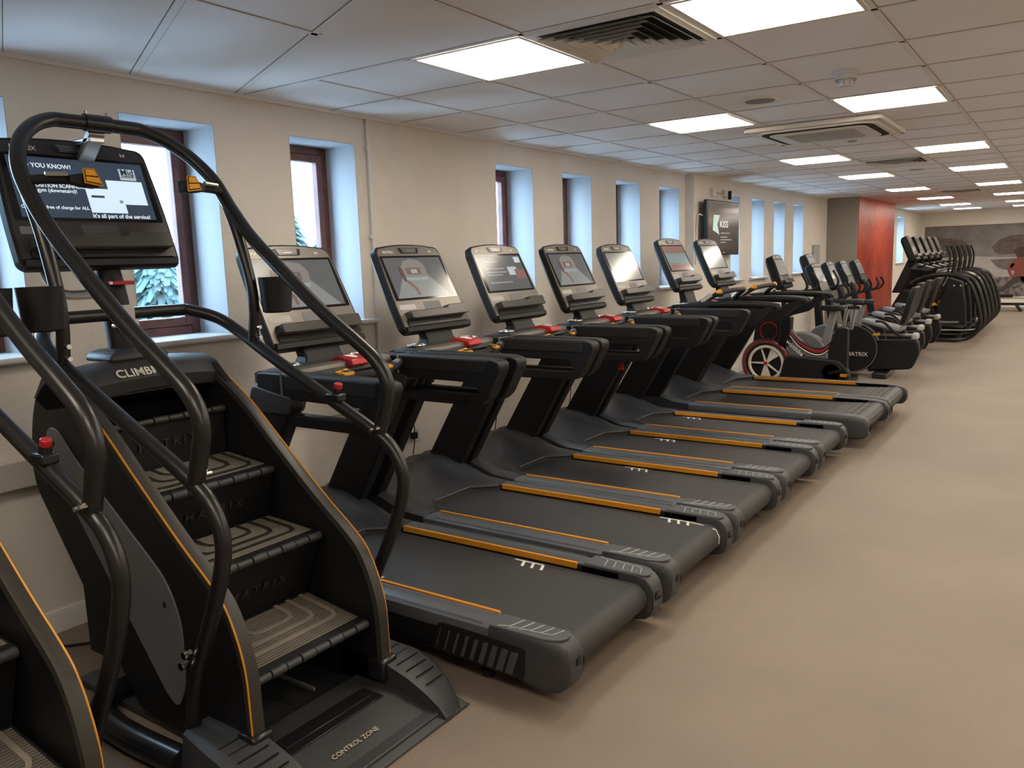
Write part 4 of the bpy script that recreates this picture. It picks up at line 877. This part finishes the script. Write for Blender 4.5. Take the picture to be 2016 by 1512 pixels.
# ================================================================== RECUMBENT BIKES with disc covers
def recumbent(c, x, lab, cons=True):
    t = thing('recumbent_bike', (x+.7, c, 0), lab, 'exercise bike', 'recumbent bikes with round covers'); o = (x, c, 0)
    k = 40; R0 = .305
    P = [(.62+R0*math.cos(2*math.pi*i/k), .335+R0*math.sin(2*math.pi*i/k)*(1.02 if i < 20 else 1)) for i in range(k)]
    cv = MB(o).xz(P, -.10, .10).build('round_cover', BLK, t, bevel=.03, segs=3)
    b = MB(o); b.ring((.62, -.098, .335), (0, 1, 0), R0-.014, .006, 40, 6); b.build('cover_rim', GREY, cv)
    text('MATRIX', (Vector((x+.685, c-.1015, .27)), Vector((1, 0, 0)), Vector((0, 0, 1)), Vector((0, -1, 0))), .25, TXT, cv)
    MB(o).xz(rpoly([(.80, .06), (1.30, .10), (1.38, .30), (1.36, .46), (.86, .44)], .05), -.07, .07).build('rear_frame', BLK, t, bevel=.02)
    MB(o).box(.90, 1.06, -.31, .31, .002, .07).build('rear_foot', BLKS, t, bevel=.014); MB(o).box(.02, .14, -.26, .26, .002, .07).build('front_foot', BLKS, t, bevel=.014)
    for sy in (-1, 1):
        MB(o).box(.95, 1.30, sy*.05-.012, sy*.05+.012, .50, .525).build('seat_rail', SILV, t, bevel=.004)
        b = MB(o); b.tube(smooth([(.30, sy*.05, .95), (.42, sy*.18, .93), (.50, sy*.2, 1.02), (.46, sy*.18, 1.12)], 5), .016, 10); b.build('front_handlebar', SOFT, t)
        b = MB(o); b.tube(smooth([(1.22, sy*.10, .50), (1.15, sy*.27, .55), (1.02, sy*.29, .68), (.92, sy*.29, .70)], 5), .016, 10); b.build('seat_handle', SOFT, t)
    MB(o).box(1.28, 1.36, -.08, .08, .46, .54).build('rail_end', LGREY, t, bevel=.025)
    MB(o).loft([[Vector((xx, y, z)) for y, z in ((-w_, z0), (w_, z0), (w_*.9, z0+.055), (-w_*.9, z0+.055))] for xx, w_, z0 in ((.72, .12, .66), (.84, .19, .64), (1.02, .21, .59), (1.16, .19, .56), (1.20, .16, .57))]).build('seat', GREY, t, bevel=.02)
    MB(o).loft([[Vector((xx+dx, y, z)) for dx, y in ((0, -w_), (0, w_), (.06, w_*.9), (.06, -w_*.9))] for xx, z, w_ in ((1.15, .64, .16), (1.20, .78, .20), (1.25, .98, .21), (1.28, 1.10, .17))]).build('backrest', BLK, t, bevel=.02)
    b = MB(o); b.cyl((.92, -.16, .53), (.92, -.06, .53), .015, 8); b.box(.88, .96, -.22, -.16, .52, .54); b.build('seat_lever', ORNG, t)
    MB(o).xz([(.34, .50), (.44, .50), (.32, 1.05), (.24, 1.05)], -.055, .055).build('console_mast', BLK, t, bevel=.02)
    MB(o).cyl((.40, -.13, .40), (.40, .13, .40), .03).build('pedal_axle', CHRM, t)
    for sy in (-1, 1): MB(o).box(.30 if sy < 0 else .38, .40 if sy < 0 else .48, sy*.18-.045, sy*.18+.045, .30 if sy < 0 else .48, .33 if sy < 0 else .51).build('pedal', BLK, t, bevel=.005)
    console(t, c, (x+.12, 1.40), (.2, -.46), w=.42, h=.40, content='warm', depth=.09, panel=DPAN)
    return t
recumbent(10.82, .75, 'recumbent bike with a large round cover, nearest of its kind')
recumbent(12.02, .64, 'second recumbent bike, beyond the one with its round cover in full view')
recumbent(13.0, .60, 'third recumbent bike, in front of the grey wall corner')
recumbent(13.95, .60, 'farthest recumbent bike, right beside the tall elliptical trainers')
# ================================================================== ELLIPTICAL TRAINERS
def elliptical(c, lab):
    t = thing('elliptical_trainer', (1.6, c, 0), lab, 'elliptical trainer', 'elliptical trainers in a row before the mural'); o = (0, c, 0)
    for sy in (-1, 1):
        b = MB(o); b.tube(smooth([(1.05, sy*.36, .05), (1.5, sy*.36, .045), (2.05, sy*.36, .045), (2.28, sy*.36, .10), (2.40, sy*.36, .28), (2.38, sy*.36, .55), (2.28, sy*.36, .88), (2.17, sy*.36, 1.03), (1.98, sy*.36, 1.10), (1.75, sy*.35, 1.11), (1.50, sy*.33, 1.05), (1.35, sy*.30, .96)], 5), .034, 10); b.build('curved_frame', BLKS, t)
        b = MB(o); b.tube(smooth([(1.62, sy*.27, .55), (1.78, sy*.29, .85), (1.90, sy*.30, 1.15), (1.92, sy*.28, 1.40), (1.86, sy*.26, 1.58)], 5), .018, 8); b.build('moving_handle', SOFT, t)
        b = MB(o); b.xz(rpoly([(1.45, .30), (2.15, .22), (2.18, .26), (1.48, .36)], .01), sy*.16-.03, sy*.16+.03); b.build('pedal_arm', CHAR, t, bevel=.008)
        b = MB(o); b.box(1.72, 2.08, sy*.16-.075, sy*.16+.075, .30 if sy < 0 else .36, .33 if sy < 0 else .39); b.build('foot_plate', GREY, t, bevel=.012)
        b = MB(o); b.tube(smooth([(1.40, sy*.12, 1.25), (1.50, sy*.22, 1.24), (1.58, sy*.24, 1.30)], 4), .015, 8); b.build('fixed_handle', SOFT, t)
    MB(o).xz(rpoly([(1.72, .20), (2.18, .22), (2.16, .60), (2.10, .98), (1.90, 1.05), (1.85, .9), (1.74, .5)], .03), -.10, .10).build('rear_cover', BLK, t, bevel=.02)
    for x in (1.98, 2.08): MB(o).cyl((x, -.105, .92), (x, -.10, .92), .016, 10).build('cover_bolt', LGREY, t)
    MB(o).xz(rpoly([(1.0, .10), (1.55, .12), (1.60, .40), (1.45, .80), (1.20, .88), (1.02, .55)], .08), -.12, .12).build('front_cover', BLK, t, bevel=.03)
    MB(o).xz([(1.02, .80), (1.20, .80), (1.40, 1.36), (1.28, 1.42)], -.06, .06).build('console_mast', BLK, t, bevel=.02)
    MB(o).xz([(1.30, 1.20), (1.60, 1.16), (1.66, 1.22), (1.40, 1.30)], -.16, .16).build('tray', CHAR, t, bevel=.015)
    MB(o).box(.95, 1.03, -.30, .30, .002, .09).build('front_foot', BLKS, t, bevel=.012); MB(o).box(2.02, 2.10, -.33, .33, .015, .07).build('cross_tube', BLKS, t, bevel=.012)
    b = MB(o); b.xz([(1.66, .58), (1.74, .60), (1.70, .64), (1.66, .62)], -.10, -.06); b.build('lever', YEL, t)
    console(t, c, (1.24, 1.76), (.20, -.46), w=.46, h=.44, content='dim', depth=.10, panel=DPAN)
    return t
el = elliptical(15.4, 'black elliptical trainer nearest the camera in the far row')
for k, y in enumerate((16.2, 17.0, 17.8, 18.6)):
    dup(el, (1.6, y, 0), ('second', 'third', 'fourth', 'farthest')[k]+' black elliptical trainer in the row before the mural')
# the incline trainer glimpsed under the mural
t = thing('rowing_machine', (2.4, 22.6, 0), 'low silver rowing machine on the floor under the mural', 'rowing machine')
for y in (22.5, 22.7): MB().box(1.75, 3.3, y-.02, y+.02, .30, .34).build('slide_rail', SILV, t, bevel=.004)
MB().box(1.6, 3.2, 22.56, 22.64, .14, .20).build('main_beam', BLK, t, bevel=.006)
for x in (1.9, 2.5, 3.1): MB().xz([(x, .15), (x+.05, .15), (x+.16, .002), (x+.10, .002)], 22.45, 22.75).build('foot', BLK, t)
MB().box(2.15, 2.45, 22.44, 22.76, .34, .40).build('seat', BLK, t, bevel=.01)
for x in (2.0, 2.9): MB().box(x, x+.04, 22.5, 22.7, .18, .31).build('rail_support', BLK, t)
# ================================================================== MURAL on the far wall
MW, MH = 5.2, 1.87
t = thing('wall_mural', (.30, YF-.01, .20), 'wide grey photo mural of a runner by a lake on the far wall', 'mural')
mf = (Vector((.30, YF-.004, .22)), Vector((1, 0, 0)), Vector((0, 0, 1)), Vector((0, -1, 0)))
def mm(n, c, nz=0, sc=4): return mat('mural_'+n, c, .6, noise=nz, nscale=sc)
MB().prism(mf, [(0, 0), (MW, 0), (MW, MH), (0, MH)], -.003, .002).build('mural_sheet', mm('sky', (.17, .155, .15), .25, 2.2), t, flat=True)
def blob(pts, col, lv, name, nz=.2, sc=5, sub=4):
    P = smooth([(x, y, 0) for x, y in pts]+[(pts[0][0], pts[0][1], 0)], sub)[:-1]
    MB().prism(mf, [(p.x, p.y) for p in P], .001, .002+.0012*lv).build(name, mm(col[0], col[1], nz, sc), t, flat=True)
W_ = MW
blob([(.02, 1.05), (.6, 1.12), (1.4, 1.06), (2.6, 1.02), (5.15, 1.02), (5.18, .62), (3, .55), (1.2, .55), (.02, .7)], ('water', (.36, .34, .32)), 1, 'mural_water', .1, 3, 2)
blob([(.05, 1.62), (.35, 1.58), (.75, 1.52), (.98, 1.42), (1.05, 1.18), (.95, 1.07), (.4, 1.06), (.04, 1.08)], ('woods', (.085, .068, .068)), 2, 'mural_trees', .3, 12)
blob([(1.55, 1.30), (1.75, 1.50), (2.1, 1.58), (2.8, 1.55), (5.1, 1.6), (5.15, 1.14), (2.4, 1.12), (1.7, 1.12)], ('woods_warm', (.095, .066, .060)), 2, 'mural_trees', .3, 12)
blob([(1.52, .98), (2.2, 1.0), (5.1, 1.0), (5.1, .72), (2.6, .68), (1.8, .74)], ('reflection', (.13, .105, .10)), 2, 'mural_reflection', .2, 6)
blob([(.1, .98), (.9, .98), (.95, .84), (.4, .80), (.08, .85)], ('reflection', (.13, .105, .10)), 2, 'mural_reflection', .2, 6)
blob([(.02, .62), (.7, .80), (1.05, .66), (1.3, .45), (1.9, .55), (2.6, .42), (3.6, .55), (5.15, .48), (5.17, .03), (2.6, .02), (.03, .02)], ('rocks', (.14, .118, .115)), 3, 'mural_rocks', .75, 9)
RX = -.05
blob([(2.02+RX, .78), (2.10+RX, .98), (2.25+RX, 1.02), (2.42+RX, .96), (2.38+RX, .72), (2.36+RX, .52), (2.10+RX, .52), (2.12+RX, .68)], ('top', (.20, .045, .035)), 5, 'mural_runner_top', .1, 6, 3)
blob([(2.02+RX, .88), (1.96+RX, .74), (2.04+RX, .54), (2.10+RX, .54), (2.04+RX, .72), (2.12+RX, .86)], ('top', (.20, .045, .035)), 5, 'mural_runner_arm', .1, 6, 3)
blob([(2.36+RX, .92), (2.52+RX, .80), (2.74+RX, .92), (2.72+RX, .98), (2.52+RX, .88), (2.40+RX, .98)], ('top', (.20, .045, .035)), 5, 'mural_runner_arm', .1, 6, 3)
blob([(2.16+RX, 1.02), (2.10+RX, 1.18), (2.20+RX, 1.28), (2.36+RX, 1.27), (2.42+RX, 1.16), (2.36+RX, 1.06), (2.28+RX, 1.02)], ('hair', (.045, .025, .025)), 6, 'mural_runner_hair', .2, 20, 3)
blob([(2.34+RX, 1.06), (2.33+RX, 1.18), (2.40+RX, 1.19), (2.43+RX, 1.10), (2.39+RX, 1.05)], ('skin', (.22, .12, .09)), 7, 'mural_runner_face', 0, 6, 3)
blob([(2.10+RX, .54), (2.36+RX, .54), (2.34+RX, .42), (2.16+RX, .38), (1.90+RX, .18), (1.62+RX, .04), (1.58+RX, .09), (1.84+RX, .26), (2.02+RX, .44)], ('leggings', (.045, .035, .042)), 6, 'mural_runner_leg', .1, 6, 3)
blob([(2.24+RX, .54), (2.38+RX, .54), (2.50+RX, .36), (2.58+RX, .12), (2.66+RX, .02), (2.54+RX, .02), (2.46+RX, .18), (2.32+RX, .38)], ('leggings', (.045, .035, .042)), 6, 'mural_runner_leg', .1, 6, 3)
# ================================================================== OUTSIDE
GR = st(MB().box(-80, -.35, -40, 80, -4.3, -4.2).build('ground', mat('pale_gravel', (.72, .74, .74), .9, noise=.3, nscale=.5), flat=True))
def tree(x, y, h, r, lab):
    t = thing('conifer', (x, y, -4.2), lab, 'tree', 'conifers outside the windows')
    MB().tube([(x, y, -4.2), (x, y, -4.2+h*.95)], [.16, .03], 8).build('trunk', mat('bark', (.08, .06, .05), .9), t)
    b = MB(); rnd = random.Random(int(x*100+y*7))
    for i in range(5200):
        f = rnd.random()**.8; z = -4.2+h*(.08+.92*f); rr = r*(1-f)**.65*(.35+.65*rnd.random()); a = rnd.random()*6.283
        p = Vector((x+rr*math.cos(a), y+rr*math.sin(a), z-.15*rr)); d = Vector((math.cos(a), math.sin(a), -.5-.5*rnd.random())).normalized()*(.22+.2*rnd.random()); s_ = Vector((-math.sin(a), math.cos(a), .3*rnd.uniform(-1, 1)))*(.05+.06*rnd.random())
        b.add([p-s_, p+s_, p+d+s_*.3, p+d-s_*.3, p+d*.5+Vector((0, 0, .03))], [(0, 1, 4), (1, 2, 4), (2, 3, 4), (3, 0, 4), (0, 3, 2, 1)])
    b.build('foliage', mat('needle_foliage', (.05, .085, .08), .7, noise=.4, nscale=3), t, flat=True)
tree(-7.0, 6.7, 6.2, 1.7, 'conifer seen low through the window behind the stair climber console')
tree(-10.6, 8.6, 6.9, 1.9, 'conifer right behind the nearest one outside the stair climber window')
tree(-9.6, 12.6, 6.9, 1.8, 'conifer farther along, past the right edge of the second window')
tree(-7.4, 2.6, 6.0, 1.7, 'conifer standing outside beyond the left edge of the view')
tree(-15.5, 16.0, 7.6, 2.2, 'distant conifer low in the window behind the nearest treadmill console')
